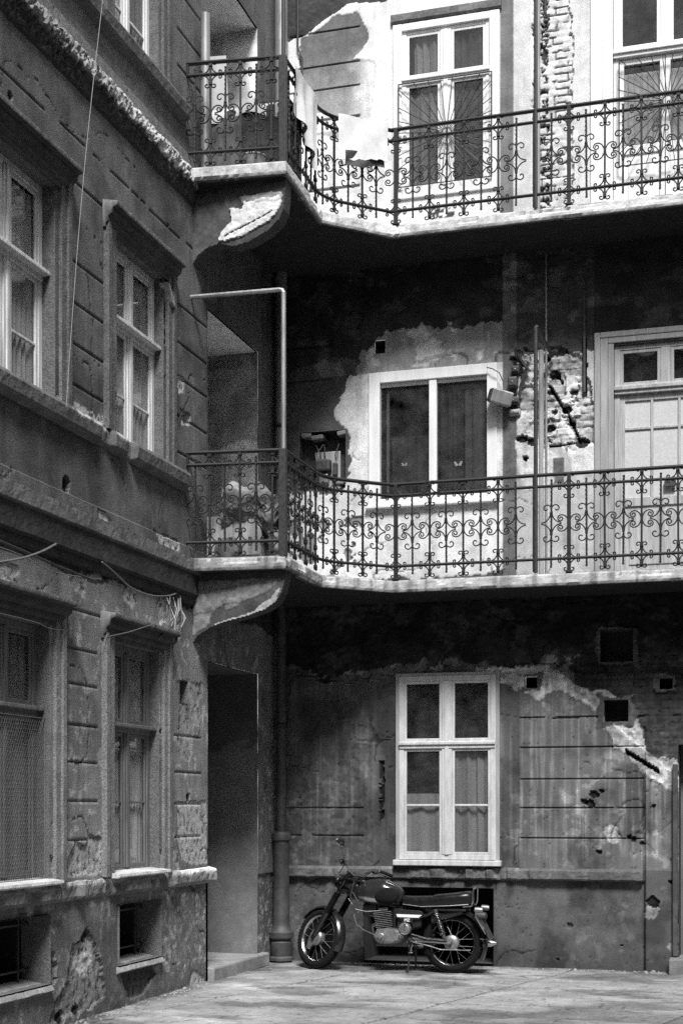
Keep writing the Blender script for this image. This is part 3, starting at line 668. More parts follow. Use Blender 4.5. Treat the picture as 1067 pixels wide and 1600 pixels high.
# vertical wooden post beside it
MB('B').box((4.30, .17, .0), (4.352, 2.15, .05), .008).build('door_post', 'dark_pipe', dgo)

# ------------------------------------------------------------------ left wing
left = thing('tenement_wing', 'dark roughcast tenement wing with tall hooded windows along the left of the court', 'building', (0, 0, 0))
LGA = (-6.35, LW(78, 0)[0], 1.12, 3.10); LGB = (LW(175, 0)[0], LW(249, 0)[0], 1.12, 3.10)
L1A = (-6.35, LW(87, 0)[0], 4.83, 6.50); L1B = (LW(178, 0)[0], LW(256, 0)[0], 4.83, 6.50)
L2A = (-6.35, -5.3, 8.27, 10.1); L2B = (-4.25, LW(244, 0)[0] + .06, 8.27, 10.1)
CA = (-6.3, -5.33, .35, .88); CB = (-4.10, -3.21, .36, .87)
nich = [(NI[0], NI[1], -0.02, 3.13), (NI[0], NI[1], 4.04, 6.58), (NI[0], NI[1], 7.71, 10.05)]
vh = LW(281, 1062) + LW(294, 1100); VH = (vh[0], vh[2], vh[3], vh[1], .2)
rh = LW(104, 757)
holesL = [LGA, LGB, L1A, L1B, L2A, L2B, CA + (.25,), CB + (.25,), VH] + [n + (.02,) for n in nich]
dmgL = [  # (polygon px, grey, recess, jag)
    (PL([(108, 1345), (120, 1315), (135, 1322), (140, 1305), (158, 1308), (160, 1362), (105, 1372)]), .36, .02, .02),
    (PL([(62, 1355), (75, 1335), (95, 1345), (100, 1372), (60, 1378)]), .30, .015, .02),
    (PL([(277, 1255), (322, 1252), (324, 1350), (300, 1350), (285, 1345), (277, 1310)]), .42, .006, .02),
    (PL([(240, 1335), (262, 1322), (278, 1328), (280, 1358), (242, 1362)]), .34, .008, .02),
    (PL([(118, 1480), (140, 1455), (152, 1470), (160, 1500), (168, 1560), (150, 1575), (105, 1592), (80, 1600), (95, 1560), (112, 1530)]), .20, .025, .05),
    (PL([(120, 1490), (138, 1462), (150, 1468), (150, 1520), (135, 1525), (120, 1505)]), .38, .01, .03),
    (PL([(190, 1515), (238, 1505), (248, 1520), (225, 1555), (207, 1562), (200, 1545)]), .055, .02, .03),
    (PL([(70, 1495), (90, 1490), (95, 1530), (80, 1545), (68, 1540)]), .16, .03, .04),
    (PL([(300, 1530), (306, 1515), (322, 1528), (322, 1536), (300, 1540)]), .40, .01, .02),
    (PL([(108, 905), (130, 893), (138, 905), (132, 935), (118, 922)]), .30, .01, .02),
    (PL([(192, 930), (200, 915), (212, 918), (216, 940), (205, 950)]), .38, .01, .02),
    (PL([(245, 945), (255, 930), (278, 928), (284, 990), (275, 1000), (262, 972), (250, 975)]), .42, .02, .03),
    (PL([(0, 880), (30, 883), (32, 897), (18, 905), (0, 905)]), .30, .01, .02),
    (PL([(246, 452), (268, 468), (270, 545), (246, 530)]), .34, .06, .02),
    (PL([(277, 585), (288, 592), (288, 612), (280, 615)]), .40, .02, .015),
    (PL([(282, 640), (298, 648), (296, 664), (284, 662)]), .30, .03, .015),
    (PL([(165, 520), (172, 505), (172, 550), (166, 548)]), .36, .02, .01),
    (PL([(280, 1065), (322, 1070), (308, 1105), (296, 1190), (280, 1185)]), .30, .006, .04),
    (PL([(0, 738), (4, 738), (4, 741), (0, 741)]), .3, .0, .0),
    (PL([(240, 830), (278, 845), (279, 862), (250, 855)]), .36, .02, .02),
    (PL([(150, 795), (165, 805), (172, 818), (152, 812)]), .34, .015, .01),
    (PL([(84, 612), (95, 622), (92, 628), (82, 620)]), .4, .0, .01),
]
def left_fn(U, V):
    n1 = fbm(U * 1.6, V * 1.6, 211, 4); n2 = fbm(U * 6, V * 6, 212, 4); n3 = fbm(U * 24, V * 24, 213, 3); stre = fbm(U * 22, V * .7, 214, 3)
    A = 0.132 * (0.72 + 0.5 * n1) * (0.85 + .3 * n2) * (.92 + .16 * stre); D = 0.006 * (n1 - .5) + .004 * (n2 - .5)
    gf = V < 3.95; A = np.where(gf, A * 1.65, A)
    ap = (V > 4.05) & (V < 4.70); A = np.where(ap, A * .95, A)
    lb = (V > 4.05) & (V < 4.165 + .004 * (n2 - .5)); D = np.where(lb, D + .022, D); A = np.where(lb, A * 1.1, A)
    lb2 = (V > 7.72) & (V < 7.86); D = np.where(lb2, D + .02, D); A = np.where(lb2, A * 1.5, A)
    # rusticated courses
    def groove(z, a, b, k=.55, t=.0075):
        nonlocal A, D
        g_ = (np.abs(V - z - .006 * (n1 - .5)) < t) & (U > a) & (U < b); g_ = g_ & (n2 > .20); D = np.where(g_, D - .012, D); A = np.where(g_, A * k, A)
    for py in (1015, 1072, 1133, 1192, 1251, 1311): groove(LW(130, py)[1], LW(105, 0)[0], LW(153, 0)[0])
    groove(LW(130, 955)[1], LW(105, 0)[0], LW(170, 0)[0])
    for z in (LW(300, 1152)[1], LW(300, 1207)[1], LW(300, 1256)[1], LW(300, 1308)[1]): groove(z, -2.92, -2.25)
    zz = [LW(135, 300)[1], LW(135, 358)[1], LW(135, 422)[1], LW(135, 485)[1], LW(135, 550)[1], LW(135, 613)[1]]
    for z in zz: groove(z, LW(108, 0)[0], LW(165, 0)[0])
    for (py) in (492, 550, 605, 662, 718): groove(LW(300, py)[1], -2.85, -2.10)
    groove(LW(283, 373)[1], -9, -2.4); groove(LW(283, 373)[1] + .42, -9, -2.9)
    for z in (8.6, 8.95, 9.3, 9.65, 10.0): groove(z, -2.85, -2.1); groove(z, -5.0, -4.45)
    gv_ = (np.abs(U + 2.115) < .007) & (V > 4.1) & (V < 6.6); A = np.where(gv_, A * .5, A)
    # cove below the cornice: soot and the cornice's undershadow painted together
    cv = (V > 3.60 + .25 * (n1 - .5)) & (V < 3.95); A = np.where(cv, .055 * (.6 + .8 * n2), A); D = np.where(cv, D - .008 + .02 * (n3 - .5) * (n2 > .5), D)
    # second floor apron is paler
    ap2 = (V > 7.86); A = np.where(ap2, A * 1.15, A)
    # plinth
    pl = V < .99; D = np.where(pl, D - .02, D); A = np.where(pl, .15 * (.6 + .8 * n1) * (.8 + .4 * n2), A)
    A = A * (1 - .3 * smooth(V, .4, 0) * (n1 + .3))
    sp = pl & (U > -3.1) & (n3 > .63) & (V > .2); A = np.where(sp, .34, A)
    blot = smooth(fbm(U * 2.2, V * 1.7, 251, 5), .50, .68); drip = smooth(fbm(U * 22, V * .8, 252, 3), .52, .66); A = A * (1 - .35 * blot) * (1 + .30 * drip * (fbm(U * 2, V, 253, 2)))
    ck = cracks(U, V, 261, 1.4, .006, .50); A = np.where(ck, A * .45, A); D = np.where(ck, D - .008, D)
    sp = smooth(fbm(U * 12, V * 12, 255, 4), .64, .70) * (V < 3.4); A = A * (1 + .8 * sp)
    for i, (pg, a, r, jg) in enumerate(dmgL):
        k = mask(U, V, pg, jg, 12, 300 + i); kk = k & (n3 < .33)
        A = np.where(k, a * (.55 + .8 * n3), A); D = np.where(k, D - r * (.6 + .5 * n2) + .5 * max(r, .01) * (n3 - .5) * 2, D); A = np.where(kk, A * .35, A)
        kr = mask(U, V, pg, jg * 1.0, 12, 300 + i) ^ mask(U + .012, V - .012, pg, jg, 12, 300 + i); A = np.where(kr & ~k, A * .35, A)
    k = (np.hypot(U - rh[0], V - rh[1]) < .065 * (.75 + .4 * n2)); A = np.where(k, .015, A); D = np.where(k, D - .06, D)
    for (px, py, r) in ((140, 1462, 6), (178, 1385, 3), (294, 1245, 6), (17, 150, 5), (264, 352, 3), (252, 1143, 4), (100, 1590, 9), (125, 1580, 7)):
        x, z = LW(px, py); k = np.hypot(U - x, V - z) < r * .0068 * (.6 + .8 * n2); A = np.where(k, .02, A); D = np.where(k, D - .03, D)
    # crumbs above the first floor sill
    cr = (V > 4.82) & (V < 4.92 + .10 * (fbm(U * 9, U * 0, 8, 3) - .45)) & (U > -4.95) & (U < -3.9) & (n3 > .45); A = np.where(cr, .42, A)
    for h in holesL:
        if len(h) < 5:
            dd = np.maximum(np.maximum(h[0] - U, U - h[1]), np.maximum(h[2] - V, V - h[3])); D = D * smooth(dd, 0, .03)
    return D, A
eu = sorted([h[0] for h in holesL] + [h[1] for h in holesL]); ev_ = sorted([h[2] for h in holesL] + [h[3] for h in holesL])
eu = [e for i, e in enumerate(eu) if i == 0 or e - eu[i - 1] > 1e-3]; ev_ = [e for i, e in enumerate(ev_) if i == 0 or e - ev_[i - 1] > 1e-3]
lu = lines(-20, 0.0, 0.017, -6.5, 0.0, 0.7, eu); lv = lines(-0.05, TOP, 0.0155, 0.0, 9.6, 0.5, ev_)
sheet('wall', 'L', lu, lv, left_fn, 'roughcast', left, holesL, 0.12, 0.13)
MB().box((-.4, -20, TOP), (.14, .0, TOP + .25)).build('parapet', 'brown_wood', left)
# ledge above the plinth
def crumb_l(U, V): return smooth(fbm(U * 3.5, U * 0 + 1, 87, 3), .45, .6)
def lledge_alb(U, V, A, rel):
    t = smooth(V, 1.05, 1.11); c = crumb_l(U, V); r_ = smooth(U, -3.2, -2.6)
    return A * (1 + 1.7 * t * (.4 + r_ + .7 * c)) * (.8 + .5 * r_)
strip('ledge', 'L', [(-.02, .96), (.05, .975), (.075, 1.0), (.075, 1.085), (.06, 1.11), (-.01, 1.125)], -9, -2.03, 'stone', left, .16, .014, .02, seed=15, crumble=crumb_l, albf=lledge_alb)
# floor cornices (continue as the gallery slabs)
def edge_alb(lo, k):
    def f(U, V, A, rel): return A * (1 + k * smooth(V, lo, lo + .06) * rel)
    return f
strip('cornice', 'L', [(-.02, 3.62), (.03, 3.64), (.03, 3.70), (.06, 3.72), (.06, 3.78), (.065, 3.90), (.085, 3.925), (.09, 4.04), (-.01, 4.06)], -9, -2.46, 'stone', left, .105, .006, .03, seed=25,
      albf=lambda U, V, A, rel: np.where(V > 3.91, A * 1.5, A * .45))  # mouldings under the fascia darkened to carry its undershadow
def crumb_u(U, V): return smooth(fbm(U * 6, U * 0 + 4, 97, 3), .3, .7) * .9
strip('cornice', 'L', [(-.02, 7.40), (.03, 7.43), (.07, 7.55), (.085, 7.575), (.095, 7.60), (.095, 7.68), (.075, 7.71), (-.01, 7.735)], -9, -2.46, 'stone', left, .30, .011, .010, seed=35, crumble=lambda U, V: .45 * smooth(fbm(U * 26, V * 26, 97, 3), .4, .6),
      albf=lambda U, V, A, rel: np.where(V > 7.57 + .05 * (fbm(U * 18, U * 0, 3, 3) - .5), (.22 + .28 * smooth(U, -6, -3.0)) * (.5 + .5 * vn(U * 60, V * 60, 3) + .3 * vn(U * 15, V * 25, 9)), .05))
# sill bands
strip('sill_band', 'L', [(-.01, 4.665), (.055, 4.69), (.075, 4.71), (.085, 4.80), (.07, 4.83), (-.01, 4.85)], -9, -2.72, 'stone', left, .15, .006, .025, seed=45,
      crumble=lambda U, V: smooth(fbm(U * 4, U * 0, 47, 3), .5, .65) * ((U > -5) & (U < -3.9)),
      albf=lambda U, V, A, rel: np.where((V > 4.79) & (U > -5.1) & (U < -3.9) & (fbm(U * 14, V * 14, 5, 3) > .42), .42, A * .85))
strip('sill_band', 'L', [(-.01, 8.10), (.055, 8.13), (.075, 8.15), (.085, 8.24), (.07, 8.27), (-.01, 8.29)], -9, -2.72, 'stone', left, .12, .006, .025, seed=46)
def surround(h, hood, parent, seed):
    u0, u1, v0, v1 = h; a = .19
    for (p, q) in ((u0 - a, u0), (u1, u1 + a)):
        o = strip('window_surround', 'L', [(-.01, v0 + .01), (.028, v0 + .01), (.028, v1 + .10), (-.01, v1 + .10)], p + .06, q - .0, 'roughcast', parent, .205 if v0 < 3 else .13, .003, .02, seed=seed)
        o = strip('window_moulding', 'L', [(-.01, v0 + .01), (.05, v0 + .01), (.05, v1 + .09), (-.01, v1 + .09)], (p if p < u0 - .1 else q - .055), (p + .055 if p < u0 - .1 else q), 'roughcast', parent, .185 if v0 < 3 else .12, .003, .02, seed=seed + 1)
    strip('window_lintel', 'L', [(-.01, v1), (.026, v1), (.026, v1 + .03), (.05, v1 + .05), (.05, v1 + .085), (.085, v1 + .11), (.095, v1 + .155), (.13, v1 + .165), (.135, v1 + .20), (.0, v1 + .225)], u0 - a - .02, u1 + a + .02, 'stone', parent, .065, .004, .02, seed=seed + 3,
          albf=lambda U, V, A, rel: np.where(V > v1 + .185, A * 4.5, A))  # hood's bright top edge and shadowed underside painted into its grey
def tall_window(h, tr, br, mat, label, mats, w=-.10, seed=0):
    o = casement('L', h, w, mat, left, trans=tr, bar=br, post=.10, fr=.06, sash=.035, label=label, transom_proj=.07)
    u0, u1, v0, v1 = h; room('L', h, o, .7); um = (u0 + u1) / 2
    curtain('curtain', 'L', u0 + .05, um - .02, v0 + .04, v1 - .1, w - .055, mats[0], o, 7, .02, seed)
    curtain('curtain', 'L', um + .02, u1 - .05, v0 + .04, v1 - .1, w - .055, mats[1], o, 6, .02, seed + 2)
    surround(h, True, o, 400 + seed * 10); return o
wA = tall_window(LGA, LW(55, 1107)[1], None, 'brown_wood', 'brown window behind wire netting', ('dark_curtain', 'mid_curtain'), -.11, 1)
wB = tall_window(LGB, LW(200, 1135)[1], LW(200, 1253)[1], 'brown_wood', 'dark framed window with grey curtains', ('white_cloth', 'white_cloth'), -.09, 2)
w1a = tall_window(L1A, LW(60, 410)[1], LW(40, 512)[1], 'bleached_wood', 'tall window with bleached wooden frame', ('mid_curtain', 'white_cloth'), -.11, 3)
w1b = tall_window(L1B, LW(220, 520)[1], LW(220, 627)[1], 'bleached_wood', 'bleached window beside the hole in the brickwork', ('white_cloth', 'white_cloth'), -.09, 4)
w2a = tall_window(L2A, 9.35, 8.85, 'bleached_wood', 'upper floor window', ('net_curtain', 'mid_curtain'), -.10, 5)
w2b = tall_window(L2B, 9.35, LW(215, 25)[1], 'white_paint', 'white upper window beside the clothes gallery', ('net_curtain', 'mid_curtain'), -.09, 6)
for (h, p) in ((LGA, wA), (LGB, wB)):
    strip('sill', 'L', [(-.10, 1.115), (.085, 1.112), (.105, 1.125), (.10, 1.145), (-.10, 1.165)], h[0] - .05, h[1] + .04, 'stone', p, .50, .004, .02, seed=51)
# wire netting over the near window
mb = MB('L'); u0, u1, v0, v1 = LGA; vt_ = LW(55, 1120)[1]; cell = .034; r = .0016
nrow = int((vt_ - 1.17) / (cell * 1.5 * .577)); ncol = int((u1 - .03 - u0) / cell)
hx = cell; hy = cell * .577
for j in range(nrow):
    y = 1.17 + j * hy * 1.5
    if y > vt_ - .03: break
    off = (j % 2) * hx / 2
    pts = []
    for i in range(ncol):
        x = u0 + .02 + i * hx + off; pts += [(x, y + hy * .25, -.035), (x + hx / 2, y - hy * .25, -.035)]
    pts = [p for p in pts if p[0] < u1 - .01]; mb.tube(pts, r, 3, cap=False)
    for i in range(ncol):
        x = u0 + .02 + i * hx + off
        if x < u1 - .01: mb.tube([(x, y + hy * .25, -.035), (x, y + hy * 1.25, -.035)], r, 3, cap=False)
mb.tube([(u0 + .01, 1.16, -.035), (u1 - .008, 1.16, -.035), (u1 - .008, vt_, -.035), (u0 + .01, vt_, -.035)], .006, 5, closed=True)
mb.build('wire_netting', 'cable_grey', wA)
# cellar openings of the wing
for h, nm in ((CA, 1), (CB, 2)):
    o = room('L', h, left, 1.0); o.name = 'cellar_recess'
    strip('cellar_sill', 'L', [(-.24, h[2] + .03), (.0, h[2] - .015), (.02, h[2] - .05), (-.02, h[2] - .07)], h[0] - .02, h[1] + .02, 'stone', left, .26, .008, .02, seed=61)
    mb = MB('L'); mb.box((h[0], h[2] + .10, -.20), (h[1], h[2] + .115, -.185)); mb.box((h[1] - .17, h[2], -.20), (h[1] - .155, h[3], -.185)); mb.box(((h[0] + h[1]) / 2 - .1, h[2], -.20), ((h[0] + h[1]) / 2 - .085, h[3], -.185))
    mb.box((h[0], h[3] - .08, -.2), (h[1], h[3] - .065, -.186)); mb.build('cellar_grating', 'old_iron', left)
MB('L').box((VH[0] - .01, VH[2] - .01, -.22), (VH[1] + .01, VH[3] + .01, -.19)).build('vent', 'interior', left)
# ------------------------------------------------------------------ stair niches behind the corner of the wing
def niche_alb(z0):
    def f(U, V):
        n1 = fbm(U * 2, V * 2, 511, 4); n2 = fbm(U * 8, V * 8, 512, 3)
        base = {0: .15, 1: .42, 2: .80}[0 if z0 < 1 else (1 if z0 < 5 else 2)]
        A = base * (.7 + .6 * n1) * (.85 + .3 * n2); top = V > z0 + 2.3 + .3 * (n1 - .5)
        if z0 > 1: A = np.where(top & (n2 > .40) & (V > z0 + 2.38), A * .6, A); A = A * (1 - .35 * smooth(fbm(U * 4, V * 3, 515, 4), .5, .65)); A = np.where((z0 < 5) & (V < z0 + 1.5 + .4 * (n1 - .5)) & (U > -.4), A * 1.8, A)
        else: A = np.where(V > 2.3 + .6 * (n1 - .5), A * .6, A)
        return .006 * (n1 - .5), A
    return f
for i, (a, b, z0, z1) in enumerate(nich):
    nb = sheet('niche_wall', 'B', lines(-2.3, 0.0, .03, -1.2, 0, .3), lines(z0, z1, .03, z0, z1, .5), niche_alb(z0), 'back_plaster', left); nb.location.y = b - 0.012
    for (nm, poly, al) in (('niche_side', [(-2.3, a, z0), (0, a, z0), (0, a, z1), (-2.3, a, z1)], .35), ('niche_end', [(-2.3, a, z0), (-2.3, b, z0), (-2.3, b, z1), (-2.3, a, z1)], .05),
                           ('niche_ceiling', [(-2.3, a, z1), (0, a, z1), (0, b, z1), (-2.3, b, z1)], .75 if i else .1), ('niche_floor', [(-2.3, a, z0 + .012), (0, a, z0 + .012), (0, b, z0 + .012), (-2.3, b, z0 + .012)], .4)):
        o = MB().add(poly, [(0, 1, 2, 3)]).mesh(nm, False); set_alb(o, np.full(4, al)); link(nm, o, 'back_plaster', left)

# ------------------------------------------------------------------ galleries
def gallery(k, label):
    z0, z1 = SLAB[k]; t = thing('gallery_balcony', label, 'balcony', (0, 0, 0))
    out = [(0.02, YE - .17), (XC + .02, YE - .06), P1, P2, (9.5, P2[1])]
    # outer edge strip, finely divided and crumbled
    pts = []
    for i in range(len(out) - 1):
        a, b = out[i], out[i + 1]; L = math.hypot(b[0] - a[0], b[1] - a[1]); n = max(1, int(L / (.02 if a[0] < 4.9 and (i < 3 or True) and L < 5 else .025)))
        for j in range(n): pts.append((a[0] + (b[0] - a[0]) * j / n, a[1] + (b[1] - a[1]) * j / n))
    pts.append(out[-1]); P = np.array(pts); d = np.gradient(P, axis=0); nrm = np.stack([d[:, 1], -d[:, 0]], -1); nrm /= np.linalg.norm(nrm, axis=1)[:, None]
    s = np.concatenate([[0], np.cumsum(np.linalg.norm(np.diff(P, axis=0), axis=1))])
    lev = np.array([z0, z0 + .004, z0 + .03, z0 + .055, z0 + .08, z0 + .105, z1 - .012, z1]); inset = np.array([.05, .008, 0, 0, 0, 0, .004, .05])
    m = len(lev); S = np.repeat(s[:, None], m, 1); Z = np.repeat(lev[None], len(s), 0)
    nz = fbm(S * 14, Z * 22, 700 + k, 3) - .5; br = smooth(fbm(S * 3.2, Z * 3, 720 + k, 3), .60, .66)
    dmg = br * (Z > z0 + .06) + smooth(fbm(S * 5, Z * 0, 730 + k, 3), .62, .7) * (Z < z0 + .03)
    ins = inset[None] + .014 * nz + .025 * dmg; Zj = Z + .006 * nz * (Z > z0 + .01)
    co = P[:, None, :] - nrm[:, None, :] * ins[:, :, None]
    v = [(co[i, j, 0], co[i, j, 1], Zj[i, j]) for i in range(len(s)) for j in range(m)]
    f = [(i * m + j, (i + 1) * m + j, (i + 1) * m + j + 1, i * m + j + 1) for i in range(len(s) - 1) for j in range(m - 1)]
    n1 = fbm(S * 2.5, Z * 9, 740 + k, 4); st = fbm(S * 16, Z * 1.5, 741 + k, 3); n3 = fbm(S * 30, Z * 30, 742, 2)
    A = (.46 if k == 0 else .62) * (.70 + .55 * n1) * (1 - .45 * smooth(st, .56, .7) * (1 if k == 0 else .6)) * (.85 + .3 * n3)
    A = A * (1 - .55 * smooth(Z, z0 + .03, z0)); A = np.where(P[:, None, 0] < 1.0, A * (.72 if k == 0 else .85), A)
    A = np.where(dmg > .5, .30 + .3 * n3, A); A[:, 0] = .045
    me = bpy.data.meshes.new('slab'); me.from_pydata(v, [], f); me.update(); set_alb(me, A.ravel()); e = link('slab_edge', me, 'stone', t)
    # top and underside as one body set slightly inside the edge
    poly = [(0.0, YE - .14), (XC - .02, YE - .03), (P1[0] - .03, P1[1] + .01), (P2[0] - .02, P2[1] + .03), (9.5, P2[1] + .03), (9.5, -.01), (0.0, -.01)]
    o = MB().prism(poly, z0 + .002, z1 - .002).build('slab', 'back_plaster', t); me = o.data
    set_alb(me, np.array([.035 if v_.co.z < z0 + .05 else .33 for v_ in me.vertices]))  # underside near black: its shade, with soot, put into the grey
    # curved bracket beside the left wing
    def prof(kx=1.0):
        px_ = ([(286, 415), (301, 412), (309, 400), (324, 387), (344, 380), (364, 385), (390, 377), (420, 359), (436, 342), (443, 326), (445, 306)] if k else
               [(288, 1012), (299, 1004), (309, 993), (329, 980), (354, 971), (385, 963), (415, 952), (432, 940), (440, 925), (445, 905)])
        q = [BW(x, y, YE + .03) for x, y in px_]; q = [(max(.0, x), z - z0) for x, z in q]
        return [(0, 0)] + q + [(.93, -.03), (.93, 0)]
    def bracket(y0, y1, along, x0=0.0, alb=.13):
        pf = prof(); pts2 = []
        for i in range(len(pf)):
            a, b = pf[i], pf[(i + 1) % len(pf)]; n = max(1, int(math.hypot(a[0] - b[0], a[1] - b[1]) / .05))
            for j in range(n): pts2.append((a[0] + (b[0] - a[0]) * j / n, a[1] + (b[1] - a[1]) * j / n))
        mb = MB()
        if along == 'x': mb.prism([(p[0] + .0, z0 + .001 + p[1]) for p in pts2], y0, y1, 'xz')
        else:
            sc_ = .80; mb.prism([(-p[0] * sc_, z0 + .001 + p[1] * sc_) for p in pts2], y0, y1, 'yz')
        ob = mb.build('bracket', 'back_plaster', t); attr_obj(ob, alb, .5, 7, 5); return ob
    b1 = bracket(YE + .03, YE + .20, 'x', alb=.07)
    # broken render on the bracket's face
    yf = YE + .03; outl = [(q[0], z0 + q[1]) for q in prof()]
    bp = lambda L: [BW(x, y, yf) for (x, y) in L]
    if k: bright = [bp([(342, 377), (350, 358), (362, 345), (358, 325), (378, 328), (380, 318), (400, 312), (436, 306), (442, 318), (430, 338), (410, 352), (385, 366), (360, 377)])]; soft_ = [bp([(375, 306), (440, 298), (440, 310), (400, 316), (378, 316)])]
    else: bright = [bp([(338, 975), (362, 968), (392, 957), (420, 938), (436, 918), (434, 945), (395, 962), (360, 975), (330, 988)])]; soft_ = [bp([(318, 925), (300, 940), (300, 985), (296, 1003), (310, 990), (326, 978), (335, 950)]), bp([(345, 938), (375, 935), (372, 950), (352, 952)]), bp([(300, 965), (420, 925), (440, 905), (300, 905)])]
    def ffn(U, V):
        n1 = fbm(U * 5, V * 5, 811 + k, 4); n3 = fbm(U * 26, V * 26, 812, 3); A = np.full(U.shape, .075) * (.4 + 1.1 * n1) * (.7 + .6 * n3); D = .004 + .006 * (n3 - .5)
        for i, g_ in enumerate(soft_): m_ = mask(U, V, g_, .03, 8, 820 + i); A = np.where(m_, (.30 if k else .17) * (.5 + n3), A); D = np.where(m_, D + .006, D)
        for i, g_ in enumerate(bright): m_ = mask(U, V, g_, .022, 10, 830 + i); A = np.where(m_, (.70 if k else .34) * (.7 + .5 * n3), A); D = np.where(m_, D + .016 + .01 * (n3 - .5), D)
        if k:
            a_ = BW(352, 371, yf); c_ = BW(430, 328, yf); t_ = (U - a_[0]) / (c_[0] - a_[0]); ln = np.abs(V - a_[1] - (c_[1] - a_[1]) * t_ - .03 * (n1 - .5)) < .006; A = np.where(ln & (t_ > 0) & (t_ < .95), .05, A); D = np.where(ln & (t_ > 0) & (t_ < .95), D - .012, D)
        return D, A
    fs_ = sheet('bracket_face', 'B', lines(0.0, .94, .010, 0, .94, .02), lines(z0 - 1.0, z0, .010, z0 - 1.0, z0, .02), ffn, 'back_plaster', b1, keepfn=lambda U, V: inpoly(U, V, outl)); fs_.location.y = yf - .001
    return t
gallery(0, 'lower gallery slab with bent iron railing and a curved plaster bracket')
gallery(1, 'upper gallery slab with bright crumbling edge above the first floor windows')

# ------------------------------------------------------------------ wrought iron railings
def mir(pts, sx=1, sz=1): return [(p[0] * sx, p[1] * sz) for p in pts]
def spiral(cx, cz, p0, turns, r1, d=1, n=16):
    dx, dz = p0[0] - cx, p0[1] - cz; r0 = math.hypot(dx, dz); a0 = math.atan2(dz, dx)
    return [(cx + (r0 + (r1 - r0) * (i / n) ** .8) * cos(a0 + d * 2 * pi * turns * i / n), cz + (r0 + (r1 - r0) * (i / n) ** .8) * sin(a0 + d * 2 * pi * turns * i / n)) for i in range(n + 1)]
def cscroll_half():
    arc = [(.072 - .066 * cos(a), .082 * sin(a)) for a in [i * radians(118) / 9 for i in range(10)]]
    return arc[:-1] + spiral(.082, .046, arc[-1], 1.25, .009, -1, 18)
def s_scroll():
    top = spiral(.050, .148, (.008, .108), 1.05, .009, -1, 18)
    low = [(.105 - .097 * cos(a), .104 - .098 * sin(a)) for a in [i * radians(88) / 8 for i in range(9)]]
    return top, low
def rail_scroll():
    arc = [(.088 - .080 * cos(a), .086 - .080 * sin(a)) for a in [i * radians(90) / 7 for i in range(8)]]
    arc = arc[:-1] + spiral(.090, .026, arc[-1], 1.0, .006, 1, 14)
    return arc, spiral(.034, .104, (.008, .086), 1.0, .007, -1, 12)
RS = .0068
def add2d(mb, pts, zc, r=RS, n=5): mb.tube([(p[0], 0, zc + p[1]) for p in pts], r, n)
def collar(mb, z, w=.017, h=.014): mb.box((-w, -w, z - h), (w, w, z + h), .003)
ZT, ZM, ZL = .99, .875, .145                  # rails above the slab top
def baluster_meshes():
    a = MB(); a.box((-.0095, -.0095, .03), (.0095, .0095, ZT - .01), .002); collar(a, .50, .012, .010)
    for z in (ZM + .086, ZM - .086, ZL + .090, ZL - .090): collar(a, z)
    a.lathe([(0, -.012), (.008, 0), (0, .012)], (0, 0, .03), n=8)
    A = a.mesh('baluster')
    sr = MB(); sc = MB(); ra, cu = rail_scroll()
    for sz in (1, -1):
        for sx in (1, -1): add2d(sr, mir(ra, sx, sz), 0); add2d(sr, mir(cu, sx, sz), 0)
    ASR = sr.mesh('scrollwork'); ch = cscroll_half()
    for sx in (1, -1):
        for sz in (1, -1): add2d(sc, mir(ch, sx, sz), .50)
    AS = sc.mesh('scrollwork')
    b = MB(); n = 40; zs = [.07 + (.925 - .07) * i / n for i in range(n + 1)]
    b.tube([(.0018 * cos(z * 150), .0018 * sin(z * 150), z) for z in zs], [.0098 + .0020 * (i % 2) for i in range(n + 1)], 5)
    for z in (.065, .93): b.lathe([(0, -.014), (.012, -.006), (.012, .006), (0, .014)], (0, 0, z), n=8)
    for z in (.50 + .106, .50 - .106): collar(b, z, .013, .011)
    B = b.mesh('baluster')
    sc = MB(); t, l = s_scroll()
    for sx in (1, -1):
        for sz in (1, -1): add2d(sc, mir(t, sx, sz), .50); add2d(sc, mir(l, sx, sz), .50)
    return A, AS, ASR, B, sc.mesh('scrollwork')
BA, BAS, BAR, BB, BBS = baluster_meshes()
for m_ in (BA, BAS, BAR, BB, BBS): m_.materials.append(MATS['iron'])
def put_scroll(o, kind):
    for me, z in (((BAS, 0), (BAR, ZM), (BAR, ZL)) if kind == 'A' else ((BBS, 0),)):
        c = bpy.data.objects.new('scrollwork', me); COL.objects.link(c); c.parent = o; c.location = (0, 0, z)
def put_bar(parent, x, y, ang, kind, scroll=True):
    o = bpy.data.objects.new('baluster', BA if kind == 'A' else BB); COL.objects.link(o); o.parent = parent; o.location = (x + random.uniform(-.004, .004), y, 0); o.rotation_euler = (radians(random.uniform(-.8, .8)), radians(random.uniform(-.5, .5)), ang + radians(random.uniform(-3, 3)))
    if scroll: put_scroll(o, kind)
    return o
def rails(path, parent, tops=True):
    mb = MB()
    if tops:
        for d in (-1, 1): pass
        mb.tube([(x, y, ZT) for x, y in path], .0195, 6); mb.build('top_rail', 'iron', parent)
    for z, nm in ((ZM, 'middle_rail'), (ZL, 'lower_rail')): MB().tube([(x, y, z) for x, y in path], .016, 6).build(nm, 'iron', parent)
def post(parent, x, y, ang=0, w=.020, z0=.0, z1=ZT, nm='post', scr=True):
    mb = MB(); mb.box((-w, -w, z0), (w, w, z1), .004); mb.box((-w - .014, -w - .014, z0), (w + .014, w + .014, z0 + .02), .004)
    for z in (ZM, ZL): mb.box((-w - .006, -w - .006, z - .015), (w + .006, w + .006, z + .015), .004)
    o = mb.build(nm, 'iron', parent); o.location = (x, y, 0); o.rotation_euler = (0, 0, ang)
    if scr: put_scroll(o, 'A')
    return o
